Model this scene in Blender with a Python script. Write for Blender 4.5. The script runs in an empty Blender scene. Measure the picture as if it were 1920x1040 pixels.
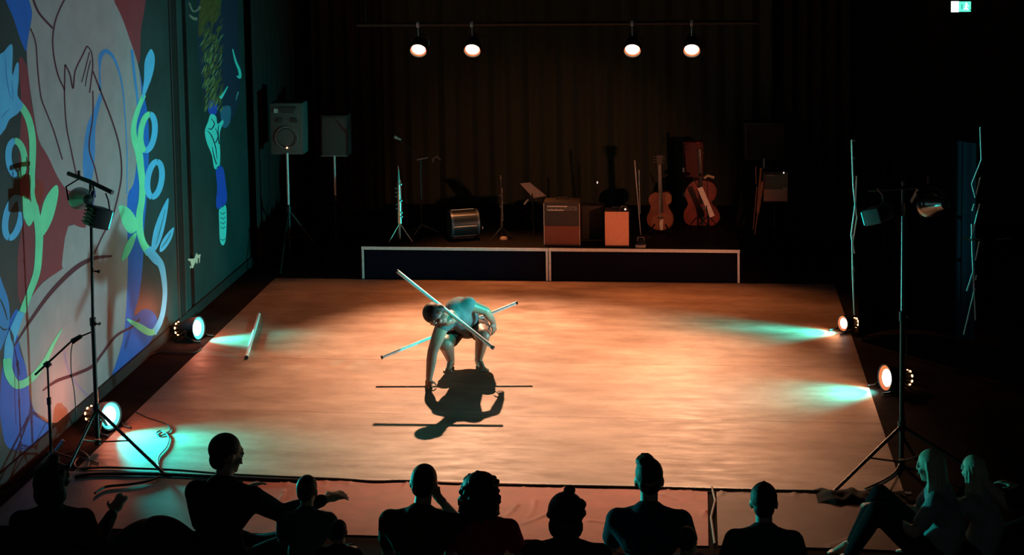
import bpy, bmesh, math, random
from mathutils import Vector as V, Matrix, Quaternion
from mathutils.geometry import tessellate_polygon
from mathutils import noise as mnoise
random.seed(7)
S = bpy.context.scene
COL = S.collection
R = math.radians

# ------------------------------------------------------------------ camera
CX, CY, CH = 1.5767, -17.3304, 4.2451
YAW, PIT, ROL, FPX, PY0 = 0.1106, 0.0941, -0.0155, 3153.74, 65.8
Fw = V((-math.sin(YAW)*math.cos(PIT), math.cos(YAW)*math.cos(PIT), -math.sin(PIT)))
_r = V((math.cos(YAW), math.sin(YAW), 0)); _u = _r.cross(Fw)
Rt = _r*math.cos(ROL) + _u*math.sin(ROL); Up = -_r*math.sin(ROL) + _u*math.cos(ROL)
CP = V((CX, CY, CH))
cam = bpy.data.cameras.new('camera'); co = bpy.data.objects.new('camera', cam); COL.objects.link(co)
cam.sensor_width = 36; cam.sensor_fit = 'HORIZONTAL'; cam.lens = FPX*36/1920
cam.shift_y = (PY0-520)/1920; cam.clip_end = 200
co.matrix_world = Matrix.Translation(CP) @ Matrix((Rt, Up, -Fw)).transposed().to_4x4()
S.camera = co

# ------------------------------------------------------------------ light and exposure
w = bpy.data.worlds.new('world'); S.world = w; w.use_nodes = True
w.node_tree.nodes['Background'].inputs[0].default_value = (.55, .75, .8, 1)
w.node_tree.nodes['Background'].inputs[1].default_value = .06
S.view_settings.view_transform = 'Standard'; S.view_settings.look = 'None'
S.view_settings.exposure = 0; S.view_settings.gamma = 1
S.view_settings.use_curve_mapping = False
S.cycles.use_denoising = True
S.cycles.max_bounces = 6; S.cycles.sample_clamp_indirect = 3

def spot(name, loc, aim, col, watts, angle, blend=.5, rad=.05, parent=None):
    l = bpy.data.lights.new(name, 'SPOT'); l.color = col; l.energy = watts
    l.spot_size = R(angle); l.spot_blend = blend; l.shadow_soft_size = rad
    o = bpy.data.objects.new(name, l); COL.objects.link(o)
    M = Matrix.Translation(V(loc)) @ (V(aim)-V(loc)).to_track_quat('-Z', 'Y').to_matrix().to_4x4()
    if parent:
        o.parent = parent; o.matrix_parent_inverse = Matrix.Identity(4)
        M = Matrix.Translation(-ORG[parent.name]) @ M
    o.matrix_local = M if parent else M
    if not parent: o.matrix_world = M
    return o
ORG = {}
# lamp settings: (position, aim, colour, watts, cone)
WARM = (1, .32, .09); KEYC = (1, .53, .30); TEAL = (.005, .88, .80)
KEY = ((-1.02, .30, 3.85), (-.25, -2.95, 0), KEYC, 3500, 57)
ROW = [((-1.386, .3, 2.426), (-2.4, -1.5, 0), WARM, 110, 66),
       ((-.806, .3, 2.424), (-.3, -.6, 0), WARM, 210, 78),
       ((.891, .3, 2.417), (1.7, -1.6, 0), WARM, 230, 70),
       ((1.511, .3, 2.414), (1.65, -3.7, 0), (1, .50, .27), 900, 41)]
# floor lamps: place, list of (aim, colour, watts, cone), key
GREY = (.50, .92, 1.0)
PARS = [((206, 779, -5.02), [((1.5, -5.9, -.4), TEAL, 170, 76), ((.6, -6.9, -.1), TEAL, 520, 78)], 'L1'),
        ((371, 615, -2.42), [((-.5, -2.35, -.5), TEAL, 170, 66), ((3, -2.15, 1.25), TEAL, 1700, 19)], 'L2'),
        ((1581, 606, -1.85), [((-1, -2.2, -.6), TEAL, 170, 80), ((-3.3, -.9, 1.4), TEAL, 700, 56)], 'R1'),
        ((1661, 708, -3.6), [((0, -4.4, -.8), TEAL, 230, 84), ((-3.3, -5.0, 2.7), GREY, 620, 66)], 'R2')]
FOLLOW = [((-.5, -3.6, .80), TEAL, 70, 13), ((-.48, -3.6, .70), TEAL, 1250, 12.5)]
STAGEWASH = [((3.2, -5.3, 1.72), (.75, .5, .45), (1, .34, .18), 560, 33)]

# ------------------------------------------------------------------ pixel helpers: where things really stand
def ray(x, y): return Fw + Rt*((x-960)/FPX) - Up*((y-PY0)/FPX)
def plane(x, y, ax, v):
    d = ray(x, y); return CP + d*((v-CP[ax])/d[ax])
def at(x, y, Y): return plane(x, y, 1, Y)
def gr(x, y, z=0.): return plane(x, y, 2, z)
XW = -3.366
def wl(x, y, off=0.): return plane(x, y, 0, XW+off)

# ------------------------------------------------------------------ materials
MATS = {}
def mat(name, col, rough=.6, metal=0., var=.12, scale=30., bump=0., emit=None, es=0., spec=.5):
    if name in MATS: return MATS[name]
    m = bpy.data.materials.new(name); m.use_nodes = True; nt = m.node_tree; N = nt.nodes; L = nt.links
    b = N['Principled BSDF']; b.inputs['Roughness'].default_value = rough; b.inputs['Metallic'].default_value = metal
    b.inputs['Specular IOR Level'].default_value = spec
    tc = N.new('ShaderNodeTexCoord'); n = N.new('ShaderNodeTexNoise'); n.inputs['Scale'].default_value = scale
    n.inputs['Detail'].default_value = 4; L.new(tc.outputs['Object'], n.inputs['Vector'])
    r = N.new('ShaderNodeValToRGB'); r.color_ramp.elements[0].position = .3; r.color_ramp.elements[1].position = .7
    r.color_ramp.elements[0].color = [c*(1-var) for c in col]+[1]
    r.color_ramp.elements[1].color = [min(1, c*(1+var)) for c in col]+[1]
    L.new(n.outputs['Fac'], r.inputs[0]); L.new(r.outputs[0], b.inputs['Base Color'])
    if bump:
        bp = N.new('ShaderNodeBump'); bp.inputs['Strength'].default_value = bump; bp.inputs['Distance'].default_value = .01
        L.new(n.outputs['Fac'], bp.inputs['Height']); L.new(bp.outputs[0], b.inputs['Normal'])
    if emit:
        b.inputs['Emission Color'].default_value = (*emit, 1); b.inputs['Emission Strength'].default_value = es
    MATS[name] = m; return m
BLK = mat('black metal', (.012, .012, .013), .45, .3)
BLKP = mat('black plastic', (.015, .015, .017), .5)
CHR = mat('brushed steel', (.55, .55, .56), .3, 1.)
ALU = mat('aluminium', (.72, .70, .70), .45, .2)
WOOD = mat('dark wood', (.1, .045, .02), .5)
SKIN = mat('skin', (.42, .24, .17), .5, bump=.05, scale=60)
HAIRD = mat('dark hair', (.012, .009, .008), .6, bump=.4, scale=80)

# ------------------------------------------------------------------ builders
def tag(o, label=None, cat=None, group=None, kind=None):
    if label: o['label'] = label
    if cat: o['category'] = cat
    if group: o['group'] = group
    if kind: o['kind'] = kind
    return o
def thing(name, label, cat, loc, group=None):
    o = bpy.data.objects.new(name, None); COL.objects.link(o); o.location = loc; o.empty_display_size = .1
    ORG[o.name] = V(loc); return tag(o, label, cat, group)
def link_mesh(name, me, m, parent=None, org=None):
    o = bpy.data.objects.new(name, me); COL.objects.link(o)
    if parent is not None:
        org = ORG[parent.name]; o.parent = parent
    elif org is None: org = V((0, 0, 0))
    org = V(org)
    me.transform(Matrix.Translation(-org))
    if parent is None: o.location = org
    ORG[o.name] = org
    me.materials.clear()
    for k in (m if isinstance(m, (list, tuple)) else [m]): me.materials.append(k)
    return o
class MB:
    def __init__(s): s.bm = bmesh.new()
    def box(s, c, size, rot=None, bevel=0.):
        M = Matrix.Translation(V(c)) @ (rot.to_4x4() if rot else Matrix.Identity(4)) @ Matrix.Diagonal((*size, 1))
        r = bmesh.ops.create_cube(s.bm, size=1, matrix=M)
        if bevel:
            e = list({e for v in r['verts'] for e in v.link_edges})
            bmesh.ops.bevel(s.bm, geom=e, offset=bevel, segments=2, affect='EDGES', profile=.6)
        return s
    def cyl(s, a, b, r0, r1=None, n=12, caps=True):
        a = V(a); b = V(b); r1 = r0 if r1 is None else r1; d = b-a
        M = Matrix.Translation((a+b)/2) @ d.to_track_quat('Z', 'Y').to_matrix().to_4x4()
        bmesh.ops.create_cone(s.bm, cap_ends=caps, segments=n, radius1=max(r0, 1e-4), radius2=max(r1, 1e-4), depth=d.length, matrix=M)
        return s
    def ell(s, c, r, rot=None, n=16):
        M = Matrix.Translation(V(c)) @ (rot.to_4x4() if rot else Matrix.Identity(4)) @ Matrix.Diagonal((*(r if hasattr(r, '__len__') else (r, r, r)), 1))
        m = max(5, n*2//3); nv = s.bm.verts.new; nf = s.bm.faces.new
        top = nv(M @ V((0, 0, 1))); bot = nv(M @ V((0, 0, -1))); prev = None; first = None
        for j in range(1, m):
            z = math.cos(math.pi*j/m); q = math.sin(math.pi*j/m)
            ring_ = [nv(M @ V((q*math.cos(2*math.pi*i/n), q*math.sin(2*math.pi*i/n), z))) for i in range(n)]
            for i in range(n):
                if prev: nf((prev[i], ring_[i], ring_[(i+1) % n], prev[(i+1) % n]))
                else: nf((top, ring_[i], ring_[(i+1) % n]))
            prev = ring_
        for i in range(n): nf((bot, prev[(i+1) % n], prev[i]))
        return s
    def cap(s, a, b, ra, rb=None, n=12):
        rb = ra if rb is None else rb; s.cyl(a, b, ra, rb, n); s.ell(a, ra, n=n); s.ell(b, rb, n=n); return s
    def tube(s, pts, r, n=8, closed=False):
        pts = [V(p) for p in pts]; rs = r if hasattr(r, '__len__') else [r]*len(pts); rings = []
        up = V((0, 0, 1)); m = len(pts)
        for i, p in enumerate(pts):
            t = (pts[(i+1) % m if closed else min(i+1, m-1)]-pts[(i-1) % m if closed else max(i-1, 0)])
            if t.length < 1e-9: t = V((0, 0, 1))
            t.normalize(); a = up-t*up.dot(t)
            if a.length < .05: a = V((1, 0, 0))-t*t.x
            a.normalize(); b = t.cross(a); up = a
            rings.append([s.bm.verts.new(p+(a*math.cos(2*math.pi*k/n)+b*math.sin(2*math.pi*k/n))*rs[i]) for k in range(n)])
        for i in range(m if closed else m-1):
            A, B = rings[i], rings[(i+1) % m]
            for k in range(n): s.bm.faces.new((A[k], A[(k+1) % n], B[(k+1) % n], B[k]))
        if not closed:
            s.bm.faces.new(rings[0]); s.bm.faces.new(rings[-1][::-1])
        return s
    def lathe(s, prof, a, axis, n=24):
        """prof: (r, d) along axis from a"""
        axis = V(axis).normalized(); q = axis.to_track_quat('Z', 'Y').to_matrix(); rings = []
        for r, d in prof:
            rings.append([s.bm.verts.new(V(a)+q @ V((r*math.cos(2*math.pi*k/n), r*math.sin(2*math.pi*k/n), d))) for k in range(n)])
        for A, B in zip(rings, rings[1:]):
            for k in range(n): s.bm.faces.new((A[k], A[(k+1) % n], B[(k+1) % n], B[k]))
        return s
    def prism(s, poly, thick, M):
        """poly: 2-D outline, extruded by thick along local z, placed by matrix M"""
        n = len(poly); lo = [s.bm.verts.new(M @ V((x, y, 0))) for x, y in poly]; hi = [s.bm.verts.new(M @ V((x, y, thick))) for x, y in poly]
        for t in tessellate_polygon([[V((x, y, 0)) for x, y in poly]]):
            s.bm.faces.new([lo[i] for i in t]); s.bm.faces.new([hi[i] for i in reversed(t)])
        for i in range(n): s.bm.faces.new((lo[i], hi[i], hi[(i+1) % n], lo[(i+1) % n]))
        return s
    def build(s, name, m, parent=None, org=None, smooth=True):
        bmesh.ops.recalc_face_normals(s.bm, faces=s.bm.faces)
        me = bpy.data.meshes.new(name); s.bm.to_mesh(me); s.bm.free()
        if smooth:
            for f in me.polygons: f.use_smooth = True
            try: me.set_sharp_from_angle(angle=R(38))
            except Exception: pass
        return link_mesh(name, me, m, parent, org)
def frame(o, x, z):
    """matrix at o with local x along x, local y along z"""
    x = V(x).normalized(); z = V(z); z = (z-x*z.dot(x)).normalized(); n = x.cross(z)
    return Matrix.Translation(V(o)) @ Matrix((x, z, n)).transposed().to_4x4()
def smooth2(pts, closed=True, k=5):
    out = []; n = len(pts); P = [V((*p[:2], p[2] if len(p) > 2 else 0)) for p in pts]
    for i in range(n if closed else n-1):
        p0, p1, p2, p3 = ((P[(i-1) % n], P[i], P[(i+1) % n], P[(i+2) % n]) if closed else (P[max(i-1, 0)], P[i], P[i+1], P[min(i+2, n-1)]))
        for j in range(k):
            t = j/k; out.append(.5*((2*p1)+(p2-p0)*t+(2*p0-5*p1+4*p2-p3)*t*t+(3*p1-p0-3*p2+p3)*t**3))
    if not closed: out.append(P[-1])
    return out
def sm3(pts, k=6):
    return [V(p) for p in smooth2([tuple(p) for p in pts], False, k)]

# ------------------------------------------------------------------ room
def struct(name, mb, m, smooth=False):
    return tag(mb.build(name, m, smooth=smooth), kind='structure')
DARKW = mat('black painted wall', (.012, .013, .013), .7, bump=.2)
def wall_mat():
    m = mat('dark green painted wall', (.018, .045, .048), .6, var=.25, scale=2.5)
    return m
struct('floor', MB().box((1.8, -7, -.054), (11, 29, .1)), mat('dark worn hall floor', (.022, .017, .015), 1., var=.35, scale=3, spec=.02))
struct('wall_left', MB().box((XW-.08, -11.6, 2.8), (.16, 19.96, 5.8)).box((XW-.08, 1.0, 2.8), (.16, 5.0, 5.8)).box((XW-.12, -1.6, 2.8), (.08, .3, 5.8)), wall_mat())
struct('wall_back', MB().box((1.8, 3.5, 2.8), (10.6, .1, 5.8)), DARKW)
struct('wall_right', MB().box((7.2, -7, 2.8), (.1, 21, 5.8)), DARKW)
struct('ceiling', MB().box((1.8, -7, 5.75), (11, 21, .1)), DARKW)
# black recessed joint between two runs of wall panel
YJ = wl(331, 300).y
struct('trim_1', MB().box((XW+.004, YJ-.09, 2.8), (.02, .02, 5.8)).box((XW+.004, YJ+.11, 2.8), (.02, .02, 5.8)), mat('panel edging', (.05, .07, .07), .5))
struct('trim_2', MB().box((XW+.002, YJ+.01, 2.8), (.012, .17, 5.8)), mat('joint black', (.003, .003, .003), .9))
struct('baseboard_left', MB().box((XW+.012, -7, .045), (.024, 16, .1)), DARKW)

# dance floor: four vinyl rolls laid side by side
def vinyl():
    m = bpy.data.materials.new('scuffed dance vinyl'); m.use_nodes = True; nt = m.node_tree; N = nt.nodes; L = nt.links
    b = N['Principled BSDF']; tc = N.new('ShaderNodeTexCoord')
    def nz(sc, vec, det=5, rough=.6):
        mp = N.new('ShaderNodeMapping'); mp.inputs['Scale'].default_value = vec; L.new(tc.outputs['Object'], mp.inputs[0])
        n = N.new('ShaderNodeTexNoise'); n.inputs['Scale'].default_value = sc; n.inputs['Detail'].default_value = det
        n.inputs['Roughness'].default_value = rough; L.new(mp.outputs[0], n.inputs['Vector']); return n
    def ramp(src, a, b_, ca, cb):
        r = N.new('ShaderNodeValToRGB'); r.color_ramp.elements[0].position = a; r.color_ramp.elements[1].position = b_
        r.color_ramp.elements[0].color = (*ca, 1); r.color_ramp.elements[1].color = (*cb, 1); L.new(src, r.inputs[0]); return r
    n1 = nz(1.3, (.8, 1.8, 1)); n2 = nz(7, (.45, 1.5, 1), 7, .65); n3 = nz(26, (1, 1, 1), 3); n4 = nz(3.1, (.8, 1.5, 1), 8, .7)
    r1 = ramp(n1.outputs['Fac'], .35, .66, (.25, .145, .10), (.40, .27, .205))
    r2 = ramp(n4.outputs['Fac'], .34, .60, (.70, .66, .63), (1, 1, 1))
    r3 = ramp(n3.outputs['Fac'], .68, .75, (1, 1, 1), (.6, .55, .52))
    def mul(a, c):
        x = N.new('ShaderNodeMix'); x.data_type = 'RGBA'; x.blend_type = 'MULTIPLY'; x.inputs[0].default_value = 1
        L.new(a, x.inputs[6]); L.new(c, x.inputs[7]); return x.outputs[2]
    L.new(mul(mul(r1.outputs[0], r2.outputs[0]), r3.outputs[0]), b.inputs['Base Color'])
    rr = ramp(n2.outputs['Fac'], .3, .7, (.46,)*3, (.66,)*3); L.new(rr.outputs[0], b.inputs['Roughness'])
    b.inputs['Specular IOR Level'].default_value = .26
    bp = N.new('ShaderNodeBump'); bp.inputs['Strength'].default_value = .12; bp.inputs['Distance'].default_value = .003
    L.new(n2.outputs['Fac'], bp.inputs['Height']); L.new(bp.outputs[0], b.inputs['Normal'])
    return m
VIN = vinyl()
XL, XR, YF = -2.939, 2.965, -5.921
df = thing('dance_floor', 'large scuffed orange-lit dance floor of vinyl strips in front of the stage', 'dance floor', (0, YF/2, 0))
for i in range(4):
    y1 = -.02+i*(YF/4); y0 = y1+YF/4+.004
    MB().box(((XL+XR)/2, (y0+y1)/2, -.002), (XR-XL, y1-y0, .004)).build('vinyl_strip', VIN, df, smooth=False)

# sheets laid in front of the dance floor
def sheet(x0, x1, y0, y1, seed, ny=60):
    rn = random.Random(seed); cr = []
    for k in range(int((x1-x0)*13)):
        x = rn.uniform(x0, x1); top = rn.random() < .6; y = y1-rn.uniform(0, .06) if top else rn.uniform(y0, y1)
        a = rn.uniform(-2.5, -1.2) if rn.random() < .7 else rn.uniform(-1.2, -.3); L_ = rn.uniform(.08, .25) if top else rn.uniform(.15, .55)
        cr.append((x, y, math.cos(a), math.sin(a), L_, rn.uniform(.006, .013), rn.uniform(.003, .009)))
    bm = bmesh.new(); nx = int((x1-x0)*60); g = []
    for j in range(ny+1):
        row = []
        for i in range(nx+1):
            x = x0+(x1-x0)*i/nx; y = y0+(y1-y0)*j/ny; z = .006+.004*mnoise.noise(V((x*3, y*3, seed)))
            for cx, cy, dx, dy, L_, w_, h_ in cr:
                if abs(x-cx) > .6: continue
                u = (x-cx)*dx+(y-cy)*dy
                if -.02 < u < L_:
                    v = (x-cx)*dy-(y-cy)*dx+.02*math.sin(u*9)
                    if abs(v) < 3*w_: z += h_*math.exp(-(v/w_)**2)*max(0, 1-u/L_)
            row.append(bm.verts.new((x, y+(.012*math.sin(x*2.3+seed) if j in (0, ny) else 0), z)))
        g.append(row)
    for j in range(ny):
        for i in range(nx): bm.faces.new((g[j][i], g[j][i+1], g[j+1][i+1], g[j+1][i]))
    mb = MB(); mb.bm.free(); mb.bm = bm; return mb
xs = gr(1335, 930).x
TARP = mat('dusty red plastic sheet', (.40, .07, .045), .6, spec=.15, var=.2, scale=6, bump=.1)
x4 = gr(440, 925).x
tag(MB().box(((x4-3.2)/2, -6.44, -.001), (x4+3.2-.03, 1.0, .006)).build('floor_mat', mat('grey floor mat', (.13, .13, .125), .6, var=.2, scale=5), smooth=False), 'plain grey mat left of the red sheet, at the left front corner', 'mat')
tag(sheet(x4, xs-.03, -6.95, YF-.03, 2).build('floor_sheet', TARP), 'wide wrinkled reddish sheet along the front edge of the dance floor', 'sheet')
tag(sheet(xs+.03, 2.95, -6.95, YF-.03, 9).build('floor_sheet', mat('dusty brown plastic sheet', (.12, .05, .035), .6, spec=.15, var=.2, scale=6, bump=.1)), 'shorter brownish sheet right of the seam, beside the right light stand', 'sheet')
tag(MB().tube([(xs, YF-.02, .012), (xs+.02, -6.2, .014), (xs-.01, -6.5, .014), (xs+.01, -6.94, .012)], .008).build('cloth_hem', mat('pale hem', (.3, .18, .14), .7)), 'pale rolled hem strip between the two floor sheets', 'strip')
tag(MB().box(((XL+XR)/2, YF-.012, .001), (XR-XL+.1, .045, .003)).build('tape_strip', BLKP, smooth=False), 'black tape along the front edge of the dance floor', 'tape')

# ------------------------------------------------------------------ stage
STZ = .343
DECK = mat('black stage deck', (.008, .007, .007), .7, bump=.2, spec=.15)
SKIRT = mat('navy stage skirt', (.006, .005, .013), .9, spec=.05)
for k, (x0, x1, lb) in enumerate([(-2, 0, 'left low stage platform with pale aluminium edge, under the saxophone'), (0, 2, 'right low stage platform with pale aluminium edge, under the orange amplifier')]):
    t = thing('stage_platform', lb, 'stage', ((x0+x1)/2, 1.2, 0))
    c = (x0+x1)/2
    MB().box((c, 1.2, STZ-.02), (1.99, 2.36, .036)).build('deck', DECK, t, smooth=False)
    MB().box((c, .005, STZ-.012), (1.996, .012, .032)).build('edge_rail', ALU, t, smooth=False)
    for sx in (x0+.016, x1-.016):
        MB().box((sx, .006, (STZ-.03)/2), (.022, .014, STZ-.03)).build('leg', ALU, t, smooth=False)
    MB().box((c, .03, (STZ-.04)/2), (1.92, .01, STZ-.045)).build('skirt', SKIRT, t, smooth=False)
# backdrop cloth behind the stage
bm = bmesh.new(); rows = []
for j in range(3):
    rows.append([bm.verts.new((-2.25+4.7*i/160, 2.75+.03*math.sin(i*.9)+.02*math.sin(i*.37), .005+j*1.7)) for i in range(161)])
for j in range(2):
    for i in range(160): bm.faces.new((rows[j][i], rows[j][i+1], rows[j+1][i+1], rows[j+1][i]))
mb = MB(); mb.bm.free(); mb.bm = bm
tag(mb.build('backdrop_curtain', mat('olive black drape', (.04, .05, .026), .9)), 'olive-black backdrop curtain hanging behind the stage', 'curtain')
bm = bmesh.new(); rows = []
for j in range(2): rows.append([bm.verts.new((XW+.09+.03*math.sin(i*.9), .55+2.8*i/90, .005+j*4.2)) for i in range(91)])
for i in range(90): bm.faces.new((rows[0][i], rows[0][i+1], rows[1][i+1], rows[1][i]))
mb = MB(); mb.bm.free(); mb.bm = bm
tag(mb.build('side_curtain', mat('black drape', (.008, .008, .008), .9)), 'long black curtain along the left wall beyond the murals', 'curtain')
for n_, xx in (('left', -2.6), ('right', 2.95)):
    bm = bmesh.new(); rows = []
    for j in range(2): rows.append([bm.verts.new((xx-.42+.84*i/40, 2.3+.04*math.sin(i*.8), .005+j*3.4)) for i in range(41)])
    for i in range(40): bm.faces.new((rows[0][i], rows[0][i+1], rows[1][i+1], rows[1][i]))
    mb = MB(); mb.bm.free(); mb.bm = bm
    tag(mb.build('side_curtain', mat('black drape', (.008, .008, .008), .9)), 'black side curtain %s of the olive backdrop' % n_, 'curtain')

# lamp bar and the four hanging lamps
barz = 2.69
for x0, x1, z_, m_, lb in ((-2.05, 2.2, barz, mat('dark pipe', (.03, .028, .025), .5, .6), 'dark horizontal pipe above the stage with four lit lamps'), (-2.6, 2.6, 4.15, BLK, 'upper black pipe above the stage')):
    t = thing('lighting_bar', lb, 'pipe', (0, .3, z_)); MB().cyl((x0, .3, z_), (x1, .3, z_), .024).build('pipe', m_, t)
    for x_ in (x0+.1, x1-.1): MB().cyl((x_, .3, z_), (x_, .3, 5.72), .004, n=6).build('hanging_wire', BLK, t)
LENS = mat('lit lamp lens', (1, .8, .6), .3, emit=(1, .62, .42), es=8)
LENSRIM = mat('glowing inner rim', (.6, .2, .08), .4, emit=(1, .16, .04), es=.6)
def hung_lamp(loc, aim, label, col, watts, cone, top, group=None, rad=.05, hook=True):
    p = V(loc); d = V((.0, -.80, -.55)).normalized(); t = thing('stage_lamp', label, 'stage lamp', p, group)
    MB().lathe([(.0, -.23), (.045, -.22), (.06, -.14), (.088, -.06), (.092, .02), (.095, .03), (.088, .03), (.084, -.01)], p, d).build('can', BLK, t)
    MB().lathe([(.0835, .012), (.0835, .004), (.07, -.002)], p, d, 28).build('lens_ring', LENSRIM, t)
    MB().lathe([(.0, .008), (.04, .006), (.074, .0), (.074, -.004)], p, d, 28).build('lens', LENS, t)
    sx = d.cross(V((0, 0, 1))).normalized(); pts = [p+sx*.105-d*.06, p+sx*.105+V((0, .02, .12)), p+V((0, .0, .15)), p-sx*.105+V((0, .02, .12)), p-sx*.105-d*.06]
    MB().tube(pts, .007, 6).build('yoke', BLK, t)
    MB().cyl(p+V((0, 0, .14)), (p.x, .3, top-.02), .008).box((p.x, .3, top), (.035, .06, .06), bevel=.006).build('clamp', CHR, t)
    spot('bulb', p+d*.05, aim, col, watts, cone, .9, rad, t)
labs = ['leftmost of the four lit warm lamps on the lower bar', 'second lit warm lamp from the left on the lower bar', 'third lit warm lamp from the left on the lower bar', 'rightmost of the four lit warm lamps on the lower bar']
for (l, a, c, wt, cn), lb in zip(ROW, labs): hung_lamp(l, a, lb, c, wt, cn, barz, 'lit lamps over the stage')
hung_lamp(KEY[0], KEY[1], 'strong lamp hung on the upper pipe behind the performer', KEY[2], KEY[3], KEY[4], 4.15, rad=.04)

# ------------------------------------------------------------------ floor lamps
TLENS = mat('teal gelled lens', (.4, 1, .95), .3, emit=(.55, 1, .95), es=4)
TRIM_ = mat('teal gel glow', (.1, .6, .6), .4, emit=(.02, .75, .68), es=1.6)
WLENS = mat('warm white lens', (1, .9, .8), .3, emit=(1, .86, .78), es=4.5)
VENT = mat('glowing rear vent', (1, .5, .2), .5, emit=(1, .42, .16), es=7)
def floor_par(p, bulbs, key):
    p = at(*p); rs = .68 if key == 'R1' else 1.; aim = V(bulbs[0][0]); aim.z = p.z; d = (aim-p).normalized(); left = key[0] == 'L'
    lb = {'L1': 'floor lamp with cyan lens beside the left light stand', 'L2': 'floor lamp with cyan lens farther back along the mural wall',
          'R1': 'far right floor lamp at the foot of the folding lattice frame', 'R2': 'near right floor lamp with bright lens by the right light stand'}[key]
    # the can is tilted up a little towards the camera side so that its lens shows
    t = thing('floor_lamp', lb, 'floor lamp', (p.x, p.y, 0), 'floor lamps beside the dance floor')
    dd = (d+V((0, {'R1': -.6, 'R2': -.2}.get(key, -.3), .1))).normalized()
    sc = lambda L_: [(a_*rs, b_*rs) for a_, b_ in L_]
    MB().lathe(sc([(.0, -.26), (.05, -.25), (.066, -.16), (.1, -.08), (.108, .0), (.112, .012), (.104, .012), (.1, -.015)]), p, dd).build('can', BLK, t)
    MB().lathe(sc([(.0, .0), (.05, -.002), (.072, -.008), (.072, -.012)]), p, dd, 28).build('lens', TLENS if left else WLENS, t)
    MB().lathe(sc([(.1, .004), (.099, -.004), (.073, -.008)]), p, dd, 28).build('gel_frame', TRIM_ if left else LENSRIM, t)
    sx = dd.cross(V((0, 0, 1))).normalized()
    for s_ in (-1, 1):
        q = p+sx*.118*s_*rs-dd*.06
        MB().tube([q, q+V((0, 0, -.05)), V((q.x+dd.x*.10, q.y+dd.y*.1, .012)), V((q.x+dd.x*.16, q.y+dd.y*.16, .012))], .01, 6).build('bracket', BLK, t)
        MB().tube([q, V((q.x-dd.x*.12, q.y-dd.y*.12, .012))], .01, 6).build('bracket', BLK, t)
    upv = sx.cross(dd)
    for a in range(8):                           # light leaking from the ventilation slots of the rear
        an = a*math.pi/4+.3; o = (sx*math.cos(an)+upv*math.sin(an))
        MB().ell(p-dd*.215*rs+o*.054*rs, (.010, .010, .013), n=8).build('vent', VENT, t)
    for a_, c_, w_, an_ in bulbs: spot('bulb', p+dd*.03, a_, c_, w_, an_, .9, .06, t)
    # warm stray light that escapes round the gel frame
    if left:
        l = bpy.data.lights.new('stray_light', 'POINT'); l.color = (1, .20, .09); l.energy = 9; l.shadow_soft_size = .05
        o = bpy.data.objects.new('stray_light', l); COL.objects.link(o); o.parent = t
        o.location = p+dd*.02+V((.0, -.03, .17))-ORG[t.name]
    else: spot('stray_light', p+dd*.03, p+V((-1, -.25, -.05)), (1, .42, .2), 13, 150, .6, .05, t)
for pr in PARS: floor_par(*pr)

# ------------------------------------------------------------------ light stands
def tripod(t, base, collar_z, low_z, feet, m, r=.013):
    for f in feet:
        f = V(f); a = V((base.x, base.y, collar_z)); MB().cyl(a, f, r, r*.9, 8).ell(f, (r*1.6, r*1.6, r), n=8).build('leg', m, t)
        mid = a.lerp(f, .5); MB().cyl((base.x, base.y, low_z), mid, .006, n=6).build('brace', m, t)
    MB().cyl((base.x, base.y, collar_z-.04), (base.x, base.y, collar_z+.035), .028).build('collar', m, t)
    MB().cyl((base.x, base.y, low_z-.02), (base.x, base.y, low_z+.02), .024).build('collar', m, t)
def flood(t, c, d, w_, h_, m=None, beam=None):
    """box flood light with cooling fins, hanging on its yoke"""
    d = V(d).normalized(); sx = d.cross(V((0, 0, 1))).normalized(); up = sx.cross(d); rot = Matrix((sx, d, up)).transposed()
    bx = MB().box(c, (w_, .13, h_), rot, .01).build('housing', m or BLKP, t)
    f = MB()
    for k in range(5): f.box(V(c)-d*.075+up*(h_*(-.36+.18*k)), (w_*.86, .02, .012), rot)
    f.build('cooling_fins', BLKP, bx)
    MB().box(V(c)+d*.068, (w_*.86, .008, h_*.82), rot).build('glass', mat('lit teal glass', (.1, .5, .5), .1, emit=(.02, .8, .7), es=3), bx)
    if beam: spot('bulb', V(c)+d*.09, beam[0], beam[1], beam[2], beam[3], .8, .05, t)
def small_par(t, c, d, m, rr=.085, ln=.24):
    c = V(c); d = V(d).normalized()
    b = MB().lathe([(.0, -ln), (rr*.45, -ln*.96), (rr*.6, -ln*.6), (rr*.95, -ln*.25), (rr, .02), (rr*.93, .02), (rr*.85, -.03), (0, -.03)], c, d, 20).build('par_can', m, t)
    sx = d.cross(V((0, 0, 1))).normalized()
    y = MB().tube([c+sx*(rr+.015)-d*.05, c+sx*(rr+.015)+V((0, 0, .1)), c+V((0, 0, .15)), c-sx*(rr+.015)+V((0, 0, .1)), c-sx*(rr+.015)-d*.05], .007, 6)
    y.cyl(c+V((0, 0, .15)), c+V((0, 0, .21)), .012, n=8).build('yoke', BLK, t)
    return b
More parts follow.
